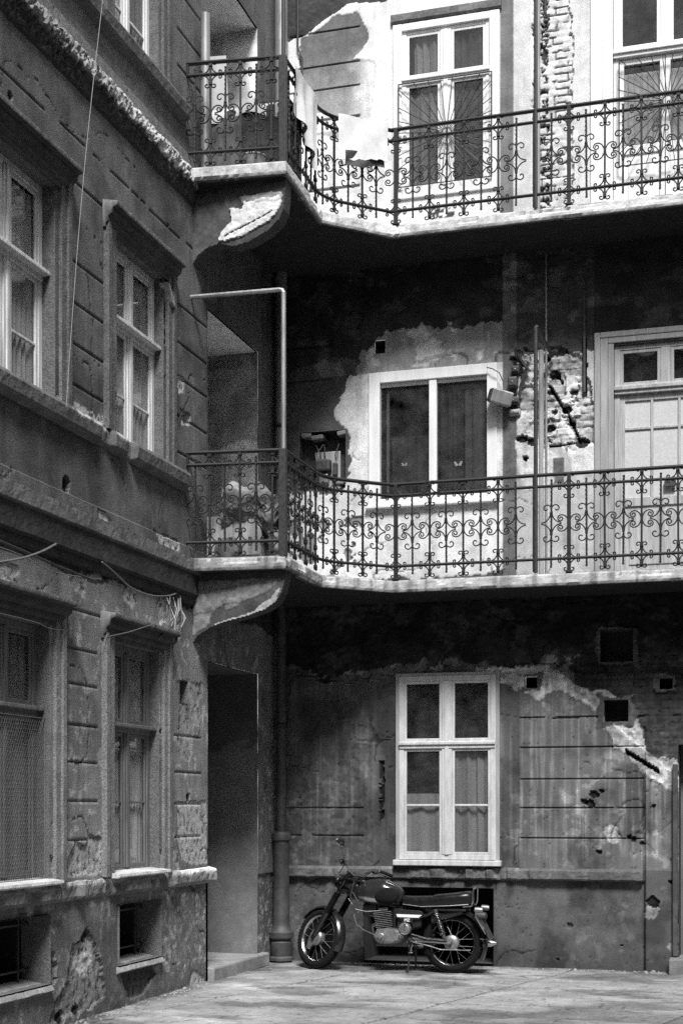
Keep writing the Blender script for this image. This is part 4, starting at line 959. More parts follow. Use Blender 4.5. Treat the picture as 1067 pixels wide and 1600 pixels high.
def along(path, s):
    for i in range(len(path) - 1):
        a, b = path[i], path[i + 1]; L = math.hypot(b[0] - a[0], b[1] - a[1])
        if s <= L or i == len(path) - 2: return a[0] + (b[0] - a[0]) * s / L, a[1] + (b[1] - a[1]) * s / L, math.atan2(b[1] - a[1], b[0] - a[0])
        s -= L
fx = lambda px: BW(px, 800, -.83)[0]
for k in range(2):
    z1 = SLAB[k][1]; lv = 'lower' if k == 0 else 'upper'; g = 'railing sections of the ' + lv + ' gallery'
    e = thing('iron_railing', 'short scrolled iron railing closing the end of the %s gallery against the left wing' % lv, 'railing', (0, 0, z1), 0, g)
    y = YE; sl_ = .13 / (XC - .05); rails([(.0, y - .13), (XC - .05, y)], e); MB().box((.0, y - .142, ZM), (.025, y - .118, ZT), .003).build('post', 'iron', e)
    ex = [(.10 + .145 * i) for i in range(6)]
    for i, x in enumerate(ex): put_bar(e, x - .02, y - .13 + sl_ * (x - .02), math.atan(sl_), 'BA'[(i) % 2])
    c = thing('iron_railing', 'curving scrolled iron railing round the inner corner of the %s gallery' % lv, 'railing', (0, 0, z1), 0, g)
    # corner post: taller than the rail, carrying the steel tube
    x0 = XC - .02; hi = 2.55 if k == 0 else 2.9
    MB().box((x0 - .045, y - .03, 0), (x0 + .025, y + .035, ZT + .01), .005).build('post', 'old_iron', c)
    a1 = (P1[0] - .04, P1[1] + .02); a2 = (P2[0] - .03, P2[1] + .03)
    path = [(x0, y)] + [(x0, y + (a1[1] - .18 - y) * i / 6) for i in range(1, 7)]
    for i in range(1, 9):                                   # rounded bend
        t = i / 8; p0 = (x0, a1[1] - .18); p1 = (x0 + .0, a1[1] + .02); p2 = (x0 + .15, a1[1] + .18)
        path.append(((1 - t) ** 2 * p0[0] + 2 * t * (1 - t) * p1[0] + t * t * p2[0], (1 - t) ** 2 * p0[1] + 2 * t * (1 - t) * p1[1] + t * t * p2[1]))
    path.append(a2); rails(path, c)
    L = sum(math.hypot(path[i + 1][0] - path[i][0], path[i + 1][1] - path[i][1]) for i in range(len(path) - 1)); nb = 12
    for i in range(1, nb):
        xx, yy, an = along(path, L * i / nb); put_bar(c, xx, yy, an, 'BA'[(i + (1 if k else 1)) % 2] if False else ('A' if i % 2 == 0 else 'B'))
    r_ = thing('iron_railing', 'long straight scrolled iron railing of the %s gallery in front of the window and door' % lv, 'railing', (0, 0, z1), 0, g)
    yy = P2[1] + .03; rails([(a2[0] - .01, yy), (7.6, yy)], r_)
    if k: MB().tube([(a2[0] - .09, yy - .01, ZT + .005), (a2[0] + .02, yy, ZT + .002)], .017, 6).build('rail_end', 'iron', r_)
    xp = [fx(616)]; stp = (fx(887) - fx(616)) / 10.0; post(r_, xp[0], yy, 0, .020)
    i = 1
    while xp[0] + stp * i < 7.5:
        x = xp[0] + stp * i
        if i == 8: MB().box((x - .008, yy - .008, .02), (x + .008, yy + .008, ZT), .002).build('baluster', 'iron', r_)
        elif i == 10: post(r_, x, yy, 0, .018)
        else: put_bar(r_, x, yy, 0, 'A' if i % 2 == 0 else 'B')
        i += 1
xs = fx(835); ys = P2[1] + .03
# steel standards rising above the railings
z0, z1 = SLAB[0][1], SLAB[1][0]
tp = BW(835, 512, ys)[1]; tw = BW(862, 556, -.02)
o = MB().tube([(xs, ys, z0 + .01), (xs, ys, tp), (xs + .005, ys + .02, tp + .015), (tw[0], -.01, tw[1])], .021, 8).build('washing_line_standard', 'old_iron'); tag(o, 'slim steel standard rising from the lower railing and stayed back to the broken wall', 'pole')
o = MB().tube([(xs, ys, SLAB[1][1] + .01), (xs, ys, 11.18)], .019, 8).build('washing_line_standard', 'old_iron'); tag(o, 'slim steel standard rising from the upper railing beside the white window', 'pole')
x0 = XC - .025; cz = LW(443, 452)[1]; lz = LW(283, 466, .0)[1]
cz = 1.7 + (1262 - 452) * ((15.52 + YE) / (_c + (443 - 533.5) / 2300 * _s)) / 2300
o = MB().tube([(x0, YE, SLAB[0][1] + .4), (x0, YE, cz - .03), (x0 - .012, YE, cz - .008), (x0 - .04, YE, cz), (.0, YE - .02, cz + .01)], .022, 8).build('tube_frame', 'zinc')
tag(o, 'bent steel tube frame from the lower gallery corner post to the left wing', 'frame')
o = MB().tube([(x0, YE, SLAB[1][1] + .4), (x0, YE, 10.9)], .021, 8).build('tube_frame', 'old_iron'); tag(o, 'steel tube rising out of view from the upper gallery corner post', 'pole')

# ------------------------------------------------------------------ pipes
def downpipe():
    t = thing('downpipe', 'tall rainwater downpipe with cast iron foot in the corner of the court', 'pipe', (.10, -.16, 0))
    MB().lathe([(.054, 1.42), (.054, 3.92)], n=20).build('pipe', 'dark_pipe', t, True)
    MB().lathe([(.062, 4.05), (.062, 7.59)], n=20).build('pipe', 'zinc', t, True)
    MB().lathe([(.072, 7.72), (.072, 12.1)], n=20).build('pipe', 'zinc', t, True)
    MB().lathe([(.13, .02), (.13, .05), (.105, .07), (.115, .10), (.118, .22), (.10, .24), (.135, .27), (.138, .33), (.105, .36), (.09, .42), (.085, 1.30), (.085, 1.33), (.105, 1.345), (.11, 1.40), (.095, 1.43), (.062, 1.44)], n=24).build('cast_foot', 'dark_pipe', t, True)
    for z in (2.6, 5.9, 5.35, 9.0): MB().lathe([(.064, z - .02), (.078, z - .018), (.078, z + .018), (.064, z + .02)], n=20).build('clamp', 'old_iron', t)
    return t
downpipe()
o = MB().tube([(BW(440, 0)[0] + .25, -.035, 9.2), (BW(440, 0)[0] + .25, -.035, 10.0), (BW(440, 0)[0] + .20, -.035, 10.12), (BW(440, 0)[0] + .2, -.035, 11.0)], .012, 6).build('thin_pipe', 'cable_black'); tag(o, 'thin dark conduit up the wall beside the corner pipe on the upper floor', 'conduit')
for (px, w_, r, za, zb, mt, nm) in ((845, -.03, .030, 4.06, BW(0, 622)[1], 'grey_paint', 'lower'), (848, -.01, .012, 4.06, 7.55, 'zinc', 'thin lower')):
    o = MB('B').tube([(BW(px, 0)[0] + (.035 if r < .02 else 0), za, w_ + .02), (BW(px, 0)[0] + (.035 if r < .02 else 0), zb, w_ + .02)], r, 10).build('riser_pipe', mt)
    tag(o, ('painted riser pipe emerging from the broken wall behind the lower railing' if r > .02 else 'thin bare pipe running up the exposed bricks between lower window and door'), 'pipe')
o = MB('B').tube([(BW(840, 0)[0], 7.73, .03), (BW(840, 0)[0], 9.6, .03), (BW(842, 0)[0], 12, .03)], .028, 10).build('riser_pipe', 'grey_paint'); tag(o, 'pale riser pipe in the brick chase beside the upper window', 'pipe')
o = MB('B').tube([(BW(850, 0)[0], 12, .01), (BW(852, 22)[0], BW(852, 22)[1], .02), (BW(858, 32)[0], BW(858, 32)[1], .01)], .014, 6).build('conduit', 'cable_black'); tag(o, 'dark bent conduit end at the top of the brick chase', 'conduit')
# doorstep and block
def step_fn(name, x0, x1, y0, y1, h, label, al):
    mb = MB(); mb.box((x0, y0, -.02), (x1, y1, h), .02); bm = None
    me = mb.mesh(name); b = bmesh.new(); b.from_mesh(me); bmesh.ops.subdivide_edges(b, edges=b.edges[:], cuts=5, use_grid_fill=True); b.to_mesh(me); b.free()
    for v in me.vertices:
        n = float(fbm(v.co.x * 9 + v.co.z * 5, v.co.y * 9, 5, 3)) - .5; v.co.z += .014 * n * (v.co.z > 0); v.co.x += .012 * n
    o = link(name, me, 'stone'); attr_obj(o, al, .5, 2, 7); tag(o, label, 'step'); return o
step_fn('doorstep', -1.2, .06, NI[0] - .0 + .02, -.42, .135, 'worn stone doorstep at the dark stair entrance', .26)
step_fn('doorstep', 4.27, 5.4, -.20, .3, .16, 'broken block at the foot of the right hand doorway', .16)

# ------------------------------------------------------------------ things on the galleries
def sheet_cloth(name, pts, mat, label, cat, thick=.006, amp=.012, seed=0, group=None):
    """a hung cloth: pts(i, j) grid of points, given real thickness"""
    nv, nu = len(pts), len(pts[0]); mb = MB(); vs = []
    for off in (0, 1):
        for j in range(nv):
            for i in range(nu):
                p = pts[j][i]; vs.append((p[0], p[1] + off * thick, p[2]) if not isinstance(p, Vector) else (p.x + off * thick * .5, p.y + off * thick, p.z))
    n = nu * nv; fs = []
    for j in range(nv - 1):
        for i in range(nu - 1):
            a = j * nu + i; fs.append((a, a + 1, a + nu + 1, a + nu)); fs.append((n + a, n + a + nu, n + a + nu + 1, n + a + 1))
    ring = [i for i in range(nu)] + [j * nu + nu - 1 for j in range(1, nv)] + [(nv - 1) * nu + i for i in range(nu - 2, -1, -1)] + [j * nu for j in range(nv - 2, 0, -1)]
    for i in range(len(ring)): a, b = ring[i], ring[(i + 1) % len(ring)]; fs.append((a, b, n + b, n + a))
    mb.add(vs, fs); o = mb.build(name, mat, None, True); tag(o, label, cat, group); return o
def hang(x0, y0, x1, y1, ztop0, ztop1, zb0, zb1, name, mat, label, cat, amp=.02, folds=4, ragged=0.0, nu=26, nv=16, seed=0, fold_over=True):
    L = math.hypot(x1 - x0, y1 - y0); nx, ny = (y1 - y0) / L, -(x1 - x0) / L; g_ = []
    for j in range(nv + 1):
        row = []
        for i in range(nu + 1):
            s = i / nu; q = j / nv; zt = ztop0 + (ztop1 - ztop0) * s; zb = zb0 + (zb1 - zb0) * s + ragged * (float(fbm(s * 7, 1.0, seed, 3)) - .5) * 2
            w = amp * q * sin(folds * 2 * pi * s + seed) + .006 * sin(9 * s + 5 * q); z = zt + (zb - zt) * q
            off = .028 + w
            row.append((x0 + (x1 - x0) * s + nx * off, y0 + (y1 - y0) * s + ny * off, z))
        g_.append(row)
    return sheet_cloth(name, g_, mat, label, cat)
zt = SLAB[1][1] + ZT + .02; xr = XC - .02
hang(xr + .01, -2.28, xr + .02, -1.62, zt, zt - .0, zt - .38, zt - .74, 'hung_sheet', 'white_cloth', 'white sheet hung over the side rail of the upper gallery by the corner post', 'sheet', .045, 2.5, .015, seed=3)
a1x = lambda px: BW(px, 200, -1.05)[0]
hang(1.06, -1.225, 1.48, -.85, zt, zt, zt - .47, zt - .38, 'hung_blanket', 'white_cloth', 'pale blanket with a ragged dark hem over the chamfered upper railing', 'blanket', .010, 1.4, .03, seed=8)
# dark lining showing under the blanket
hang(1.12, -1.215 + .035, 1.44, -.885 + .035, zt - .36, zt - .30, zt - .53, zt - .44, 'dark_rag', 'cast_dark', 'dark cloth showing below the ragged hem of the pale blanket', 'rag', .006, .8, .04, seed=12)
def drum(name, c, r, h, mat, label, cat): pass
# upper end of the gallery: covered bench with cloth, basket, leaning board
def upper_clutter():
    z = SLAB[1][1]; t = thing('covered_chest', 'dark chest under a white cloth behind the upper end railing', 'chest', (.40, -2.05, z))
    MB().box((-.36, -.2, .0), (.46, .3, .70), .02).build('body', 'cast_dark', t)
    MB().box((-.33, -.215, .08), (.02, -.2, .62), .006).build('panel', 'brown_wood', t)
    g_ = []
    for j in range(9):
        row = []
        for i in range(30):
            s = i / 29; q = j / 8; x = -.40 + .90 * s; zz = .72 - (.0 if q < .4 else (q - .4) * (.20 + .06 * sin(9 * s)))
            y = .25 - q * 1.1 if q < .42 else -.215 - .02 * sin(14 * s) ; row.append((x + .4, y - 2.05, zz + z))
        g_.append(row)
    sheet_cloth('table_cloth', g_, 'white_cloth', 'white cloth spread over the dark chest at the upper gallery end', 'cloth', .008)
    o = MB().prism([(0, 0), (.20, 0), (.20, 1.35), (0, 1.35)], 0, .025, 'xz').build('leaning_board', 'grey_paint'); tag(o, 'tall flat board leaning on the wing wall at the upper gallery end', 'board')
    o.location = (.07, -2.18, z); o.rotation_euler = (radians(-6), radians(-3), radians(14))
    t = thing('round_basket', 'round pale basket standing low behind the upper end railing', 'basket', (.56, -2.32, z))
    MB().lathe([(0, .0), (.09, .0), (.125, .08), (.12, .16), (.105, .165), (.108, .08), (.08, .015), (0, .014)], n=24).build('bowl', 'rag', t, True)
    MB().tube([(.118 * cos(a), .118 * sin(a), .165) for a in [2 * pi * i / 20 for i in range(20)]], .011, 6, closed=True).build('rim', 'pale_wood', t)
upper_clutter()
def lower_clutter():
    z = SLAB[0][1]; t = thing('storage_cabinet', 'low pale cabinet standing at the end of the lower gallery', 'cabinet', (.25, -2.05, z))
    MB().box((-.20, -.2, .05), (.36, .2, .46), .01).build('body', 'grey_paint', t)
    MB().box((-.19, -.212, .07), (.075, -.2, .44), .005).build('door', 'pale_wood', t); MB().box((.085, -.212, .07), (.35, -.2, .44), .005).build('door', 'pale_wood', t)
    for x in (-.17, .33):
        for y in (-.17, .17): MB().box((x - .018, y - .018, 0), (x + .018, y + .018, .06)).build('leg', 'brown_wood', t)
    g_ = []
    for j in range(22):
        row = []
        for i in range(34):
            s = i / 33; q = j / 21; x = .22 + .62 * s; n = float(fbm(s * 5, q * 5, 4, 4)) - .5; n2 = float(fbm(s * 14, q * 14, 8, 3)) - .5
            zz = z + .72 + .05 * sin(5 * s) + .04 * sin(13 * s) - q * (.40 + .05 * sin(11 * s)); y = -2.24 - .09 * sin(pi * q) * (1 + .3 * sin(8 * s)) + .09 * n + .03 * n2
            row.append((x, y, zz + .03 * n))
        g_.append(row)
    o = sheet_cloth('crumpled_tarpaulin', g_, 'rag', 'crumpled pale tarpaulin bundled behind the lower end railing', 'tarpaulin', .01)
    g_ = [[(.27 + .02 * j * sin(i) * .3, -2.27 + .03 * sin(i * 1.7), z + .42 - .018 * j) for i in range(2)] for j in range(2)]
    t = thing('bucket', 'pale straight bucket standing by the corner post of the lower gallery', 'bucket', (.82, -2.35, z))
    MB().lathe([(0, 0), (.085, 0), (.10, .24), (.108, .245), (.106, .255), (.095, .25), (.082, .01), (0, .01)], n=24).build('pail', 'grey_paint', t, True)
    MB().tube([(.105 * cos(a), 0, .24 - .05 * sin(a)) for a in [pi * i / 12 for i in range(13)]], .004, 5).build('handle', 'iron', t)
    t = thing('dark_crate', 'small dark crate on the bundle beside the lower corner post', 'crate', (.66, -2.12, z + .26))
    MB().box((-.12, -.1, 0), (.12, .1, .015), .003).build('base', 'cast_dark', t)
    for (a, b) in (((-.12, -.1), (.12, -.088)), ((-.12, .088), (.12, .1)), ((-.12, -.088), (-.108, .088)), ((.108, -.088), (.12, .088))):
        MB().box((a[0], a[1], .015), (b[0], b[1], .16), .003).build('side', 'cast_dark', t)
    o = MB().box((-.09, -.03, 0), (.09, .03, .27), .02).build('support_stool', 'cast_dark'); o.location = (.66, -2.12, z); tag(o, 'dark block carrying the small crate at the lower gallery end', 'stool')
    t = thing('cloth_bundle', 'small patterned bundle of cloth on the floor of the lower gallery end', 'bundle', (.30, -2.33, z))
    mb = MB(); mb.loft([(-.13 + .26 * i / 10, .0, .12 + .02 * sin(i), .02 + .07 * sin(pi * i / 10), .03 + .10 * sin(pi * i / 10), 2.2) for i in range(11)], 16); o = mb.build('bundle', 'rag', t, True)
lower_clutter()
# stove pipe like column at the left of the upper niche
o = MB().lathe([(.045, 0), (.045, 1.6)], n=16).build('stove_pipe', 'zinc', None, True); o.location = (.075, -2.34, SLAB[1][1]); tag(o, 'pale vertical pipe at the wing corner of the upper gallery', 'pipe')

# ------------------------------------------------------------------ fittings on the broken wall
def meter():
    x, z = BW(509, 728); t = thing('electricity_meter', 'electricity meter with a glass window hung in the dark broken niche', 'meter', (x, -.0, z))
    MB().box((-.13, .02, -.34), (.16, .05, .16), .006).build('back_board', 'grey_paint', t)
    MB('B').box((-.10, -.07, -.02), (.07, .06, .09), .02).build('case', 'cast_dark', t)
    b = MB('B').box((-.075, -.04, .06), (.045, .05, .085), .012).build('window', 'white_enamel', t); b['label'] = 'pale rounded meter window'
    MB('B').box((-.045, .012, .084), (.015, .022, .088)).build('slot', 'cast_dark', b)
    MB('B').box((-.06, -.20, -.01), (.04, -.10, .06), .01).build('fuse_box', 'alloy', t)
    MB('B').box((.09, -.12, -.01), (.14, .02, .05), .01).build('fuse_box', 'cast_dark', t)
    for i, (a, b_) in enumerate(((-.05, .12), (.0, .16), (.12, .14), (-.11, .10))):
        MB('B').tube([(a, .05, .02), (a + .01, .10, .05 + .01 * i), (a + .03 * (i - 1), .18, .04), (a + .05 * (i - 1.5), .24, -.02)], .006, 5).build('wire', 'cable_black', t)
meter()
def rubble_niche():
    for i, (px, py, w, h) in enumerate(((495, 683, .14, .05), (478, 680, .12, .05), (533, 676, .10, .05), (530, 752, .1, .06))):
        x, z = BW(px, py); o = MB('B').box((-w / 2, -h / 2, -.13), (w / 2, h / 2, .004), .012).build('loose_brick', 'stone'); attr_obj(o, .22, .5, i); o.location = (x, 0, z); o.rotation_euler = (0, radians((-4, 3, -8, 5)[i]), 0)
        tag(o, ('pale brick jutting from the top edge of the meter niche', 'darker brick at the upper left of the meter niche', 'brick end at the upper right corner of the meter niche', 'lowest brick on the right side of the meter niche')[i], 'brick', 'loose bricks round the meter niche')
rubble_niche()
def floodlight():
    x, z = BW(784, 622, -.12); t = thing('flood_light', 'dark box shaped flood light tilted out beside the white casing', 'lamp', (x, -.12, z))
    o = MB().box((-.13, -.09, -.075), (.10, .08, .075), .015).build('housing', 'zinc', t); o.rotation_euler = (radians(12), radians(14), radians(24))
    o = MB().box((-.145, -.075, -.065), (-.128, .065, .065), .008).build('lens', 'cast_dark', t); o.rotation_euler = (radians(12), radians(14), radians(24))
    MB().tube([(.05, .02, .0), (.10, .07, .02), (.10, .12, .02)], .012, 6).build('bracket', 'iron', t)
floodlight()
def fuse_boxes():
    specs = [(803, 628, .13, .085, .07, 'cast_dark', 'dark fuse box directly under the cable knot'), (802, 600, .10, .12, .09, 'cast_dark', 'rounded bakelite junction box above the fuse box'),
             (806, 580, .09, .09, .07, 'old_iron', 'small junction box with a pale band beneath the cable loops'), (804, 645, .13, .07, .04, 'grey_paint', 'grey wooden mounting block under the fuse box')]
    for (px, py, w, h, d, mt, lb) in specs:
        x, z = BW(px, py); t = thing('junction_box', lb, 'junction box', (x, -.0, z), 0, 'electrical boxes on the pilaster')
        MB('B').box((-w / 2, -h / 2, -.03), (w / 2, h / 2, d), .018).build('case', mt, t)
        MB('B').box((-w / 2 + .012, -h / 2 + .02, d - .004), (w / 2 - .012, h / 2 - .02, d + .012), .01).build('cover', mt, t)
        MB('B').lathe([(.008, 0), (.008, .006), (0, .008)], (0, 0, d + .012), n=8).build('screw', 'alloy', t)
    x, z = BW(815, 560)
    LOOPS = ['leftmost black loop of the cable tangle above the junction boxes', 'black cable loop next to the leftmost one of the tangle', 'black cable loop left of the middle of the tangle above the boxes', 'middle black cable loop of the tangle above the boxes', 'black cable loop right of the middle of the tangle above the boxes', 'black cable loop just inside the rightmost one of the tangle', 'rightmost black loop of the cable tangle near the steel standard']
    for i in range(7):
        p = [(x + .05 * cos(a * 1.3 + i) - .02 + .012 * i, -.05 - .02 * sin(a + i), z + .10 * sin(a + i * .7) - .01 * i) for a in [k * .5 for k in range(11)]]
        o = MB().tube(p, .007, 5).build('cable_loop', 'cable_black'); tag(o, LOOPS[i], 'cable', 'tangled cables above the boxes')
    o = MB().tube([BW3 for BW3 in [(BW(x_, y_)[0], -.03 - d_, BW(x_, y_)[1]) for (x_, y_, d_) in ((762, 577, .04), (772, 580, .06), (782, 586, .05), (788, 600, .05), (790, 622, .07), (786, 640, .1), (781, 628, .12))]], .0055, 5).build('lamp_cable', 'cable_black'); tag(o, 'thin black cable sagging from the casing to the flood light', 'cable')
    o = MB().tube([(BW(x_, y_)[0], -.05, BW(x_, y_)[1]) for (x_, y_) in ((826, 568), (820, 590), (814, 605), (812, 625))], .016, 6).build('conduit', 'old_iron'); tag(o, 'short curved conduit falling beside the junction boxes', 'conduit')
    x = BW(912, 0)[0]; o = MB('B').tube([(x, BW(0, 685)[1], -.01), (x, BW(0, 530)[1], -.01)], .016, 8).build('chase_pipe', 'dark_pipe'); tag(o, 'dark pipe in the chase beside the frosted gallery door', 'pipe')
fuse_boxes()
# insulator hook plate on the wing corner and the thin washing cord
xh = LW(263, 465, .03); o = MB('L').prism([(xh[0] - .06, xh[1] + .12), (xh[0] - .02, xh[1] + .10), (xh[0] + .07, xh[1] + .02), (xh[0] + .10, xh[1] - .06), (xh[0] + .03, xh[1] - .03)][::-1], -.03, .06).build('torn_flashing', 'stone'); attr_obj(o, .3, .6, 2); tag(o, 'torn piece of flashing above the hole at the wing corner', 'flashing')
pts = []
for i in range(30):
    t_ = i / 29; px = 168 + (104 - 168) * t_ - 14 * sin(pi * t_) * .2; py = -60 + (636 + 60) * t_
    if px > 0: p = LW(px + 10 * sin(pi * t_) * -.3, py, .22 - .10 * t_); pts.append((.22 - .10 * t_, p[0], p[1]))
o = MB().tube(pts, .0026, 5).build('clothes_line', 'cord'); tag(o, 'thin pale cord hanging slantwise down the left wing', 'cord')
# cables under the first floor cornice
def cable(name, pts, r, mt, label, side='L', out=.15):
    P = []
    for k in range(len(pts) - 1):
        for j in range(6):
            t_ = j / 6; p0 = pts[max(k - 1, 0)]; p1 = pts[k]; p2 = pts[k + 1]; p3 = pts[min(k + 2, len(pts) - 1)]
            q = [0.5 * (2 * p1[a] + (p2[a] - p0[a]) * t_ + (2 * p0[a] - 5 * p1[a] + 4 * p2[a] - p3[a]) * t_ ** 2 + (3 * p1[a] - p0[a] - 3 * p2[a] + p3[a]) * t_ ** 3) for a in range(3)]; P.append(q)
    P.append(list(pts[-1])); Q = [(q[2],) + LW(q[0], q[1], q[2]) for q in P]
    Q = [(q[0], q[1], q[2]) for q in Q]; o = MB().tube(Q, r, 6).build(name, mt); tag(o, label, 'cable'); return o
cable('loose_cable', [(-30, 880, .22), (0, 878, .22), (35, 872, .24), (65, 862, .22), (88, 850, .14)], .0085, 'cable_grey', 'thick grey cable end looping out below the cornice at the far left')
cable('sagging_cable', [(160, 878, .14), (180, 895, .15), (205, 918, .16), (235, 930, .16), (262, 931, .12), (276, 927, .03)], .007, 'cable_grey', 'thin cable sagging below the cornice towards the bracket')
cable('wall_cable', [(0, 845, .11), (40, 862, .11), (90, 884, .11), (150, 908, .11)], .009, 'cable_black', 'long dark cable clipped under the cornice of the left wing')
cable('wall_cable', [(-20, 848, .08), (30, 866, .08), (80, 892, .07), (118, 900, .07), (158, 905, .07)], .004, 'cable_grey', 'fine pale wire strung below the clipped dark cable')
cable('wall_wire', [(0, 958, .17), (55, 972, .17), (80, 982, .10), (118, 986, .05), (140, 993, .05), (172, 995, .05)], .003, 'cable_grey', 'fine wire crossing from one window hood to the next')
cable('wall_wire', [(172, 994, .16), (200, 988, .19), (225, 980, .19), (240, 975, .16), (258, 962, .08)], .004, 'cable_grey', 'fine twisted wire lying across the hood of the far window')
# frayed reeds of the plaster lath at the wing corner
def lath():
    t = thing('frayed_lath', 'frayed reed lath hanging from the torn plaster at the wing corner', 'lath', (.02, LW(265, 960)[0], LW(265, 1000)[1]))
    rnd = random.Random(4)
    base = Vector((.02, LW(265, 960)[0], LW(265, 1000)[1]))
    for i in range(11):
        px = 262 + rnd.random() * 24; a = LW(px, 925 + rnd.random() * 30, .03); b = LW(px + rnd.uniform(-18, 12), 965 + rnd.random() * 50, .10)
        m_ = ((a[0] + b[0]) / 2 + rnd.uniform(-.04, .04), (a[1] + b[1]) / 2)
        MB().tube([Vector((.02, a[0], a[1])) - base, Vector((.07 + rnd.random() * .04, m_[0], m_[1])) - base, Vector((.05 + rnd.random() * .06, b[0], b[1])) - base], .003 + .002 * rnd.random(), 5).build('reed', 'grey_paint' if i % 3 else 'brown_wood', t)
lath()

# ------------------------------------------------------------------ motorcycle (local x forward, y to its left, origin under the rear axle)
def motorcycle():
    t = thing('motorcycle', 'dark vintage motorcycle with turned front wheel parked along the sooty wall', 'motorcycle', (2.135, -.68, 0), pi)
    steer = radians(-33); A = Vector((1.075, 0, .95)); ax = Vector((.43, 0, -.903)).normalized(); Rm = Matrix.Rotation(-steer, 3, ax)
    def st(p): return A + Rm @ (p - A)
    def wheel(c, R, xf, rimw, nm):
        tb = MB(); prof = []
        for i in range(15): q = 2 * pi * i / 14; prof.append((R - .048 + .046 * cos(q) * (1 if cos(q) > 0 else .75), .047 * sin(q)))
        tb.lathe(prof, c, 'y', 56)
        for i in range(56):                                   # tread blocks
            q = 2 * pi * (i + .5) / 56
            for sy in (-.024, 0, .024):
                q2 = q + (.03 if sy == 0 else 0); r_ = R - .004 - abs(sy) * .25; p = Vector((c[0] + r_ * cos(q2), c[1] + sy, c[2] + r_ * sin(q2)))
                d = Vector((-sin(q2), 0, cos(q2))) * .011; e = Vector((cos(q2), 0, sin(q2))) * .006; w = Vector((0, .009, 0)); vs = []
                for k in (-1, 1):
                    for (a, b) in ((-1, -1), (1, -1), (1, 1), (-1, 1)): vs.append(tuple(p + e * (k * .8) + d * a + w * b))
                tb.add(vs, [(0, 1, 2, 3), (4, 7, 6, 5), (0, 4, 5, 1), (1, 5, 6, 2), (2, 6, 7, 3), (3, 7, 4, 0)])
        w_ = tb.build(nm, 'rubber', t, True, xf); w_['label'] = None if False else 'black tyre'
        r = MB(); rr = R - .085; rp = [(rr + .008, -.036), (rr + .004, -.033), (rr - .003, -.022), (rr - .010, -.012), (rr - .012, 0), (rr - .010, .012), (rr - .003, .022), (rr + .004, .033), (rr + .008, .036), (rr + .012, .03), (rr + .010, 0), (rr + .012, -.03)]
        r.lathe(rp + [rp[0]], c, 'y', 56); r.build('rim', 'chrome', w_, True, xf)
        s = MB(); n = 36
        for i in range(n):
            q = 2 * pi * i / n; sd = 1 if i % 2 else -1; q0 = q + (.42 if (i // 2) % 2 else -.42)
            s.tube([(c[0] + .062 * cos(q0), c[1] + sd * .038, c[2] + .062 * sin(q0)), (c[0] + (rr - .008) * cos(q), c[1] + sd * .004, c[2] + (rr - .008) * sin(q))], .0017, 4)
        sp = s.build('spokes', 'alloy', w_, False, xf); sp['kind'] = 'stuff' if False else None
        if sp.get('kind') is None:
            try: del sp['kind']
            except Exception: pass
        h = MB(); h.lathe([(0, -.062), (.022, -.062), (.024, -.052), (.066, -.046), (.074, -.03), (.078, -.012), (.074, 0), (.078, .012), (.076, .03), (.070, .050), (.050, .060), (.026, .064), (.02, .075), (0, .075)], c, 'y', 32); h.build('hub', 'alloy', w_, True, xf)
        return w_
    idf = lambda p: p
    wheel((0, 0, .315), .312, idf, 0, 'wheel'); Fc = (1.445, 0, .322); wheel(Fc, .322, st, 0, 'wheel')
    # brake cone on the front hub
    MB().lathe([(0, .06), (.085, .058), (.088, .066), (.075, .085), (.03, .095), (0, .095)], Fc, 'y', 28).build('brake_plate', 'alloy', t, True, st)
    MB().prism([(-.02, .075), (.035, .06), (.115, -.105), (.10, -.125), (.075, -.12), (-.045, .0)], .070, .085, 'xz')
    o = MB(); o.add(*[[(Fc[0] + p[0], y, Fc[2] + p[1]) for y in (.066, .088) for p in ((-.03, .08), (.04, .07), (.085, -.02), (.10, -.11), (.07, -.125), (-.03, -.05))], [(0, 1, 2, 3, 4, 5), (11, 10, 9, 8, 7, 6)] + [(i, (i + 1) % 6, 6 + (i + 1) % 6, 6 + i) for i in range(6)]]); o.build('brake_anchor', 'alloy', t, False, st)
    # fork
    for sy in (-1, 1):
        m = MB(); top = Vector((1.06, sy * .095, .93)); bot = Vector((Fc[0] - .0, sy * .095, Fc[2]))
        hd = Vector((1.075 - .02, sy * .095, .97)); d = (bot - hd)
        m.tube([tuple(hd), tuple(hd + d * .45)], .021, 14); n = 22
        for i in range(n):
            a = hd + d * (.27 + .33 * i / n); b = hd + d * (.27 + .33 * (i + .55) / n); c_ = hd + d * (.27 + .33 * (i + 1) / n); m.tube([tuple(a), tuple(b), tuple(c_)], [.029, .038, .029], 12)
        m.tube([tuple(hd + d * .60), tuple(hd + d * .97)], [.035, .031], 14); m.tube([tuple(hd + d * .95), tuple(bot + Vector((0, 0, -.01)))], [.026, .022], 12)
        m.lathe([(.028, -.016), (.028, .016)], tuple(bot), 'y', 12); m.build('fork_leg', 'black_paint', t, True, st)
    m = MB(); m.box((.995, -.125, .915), (1.10, .125, .945), .012); m.box((1.055, -.12, .80), (1.15, .12, .825), .01); m.tube([(1.02, 0, .96), (1.10, 0, .78)], .024, 14); m.build('fork_yoke', 'black_paint', t, False, st)
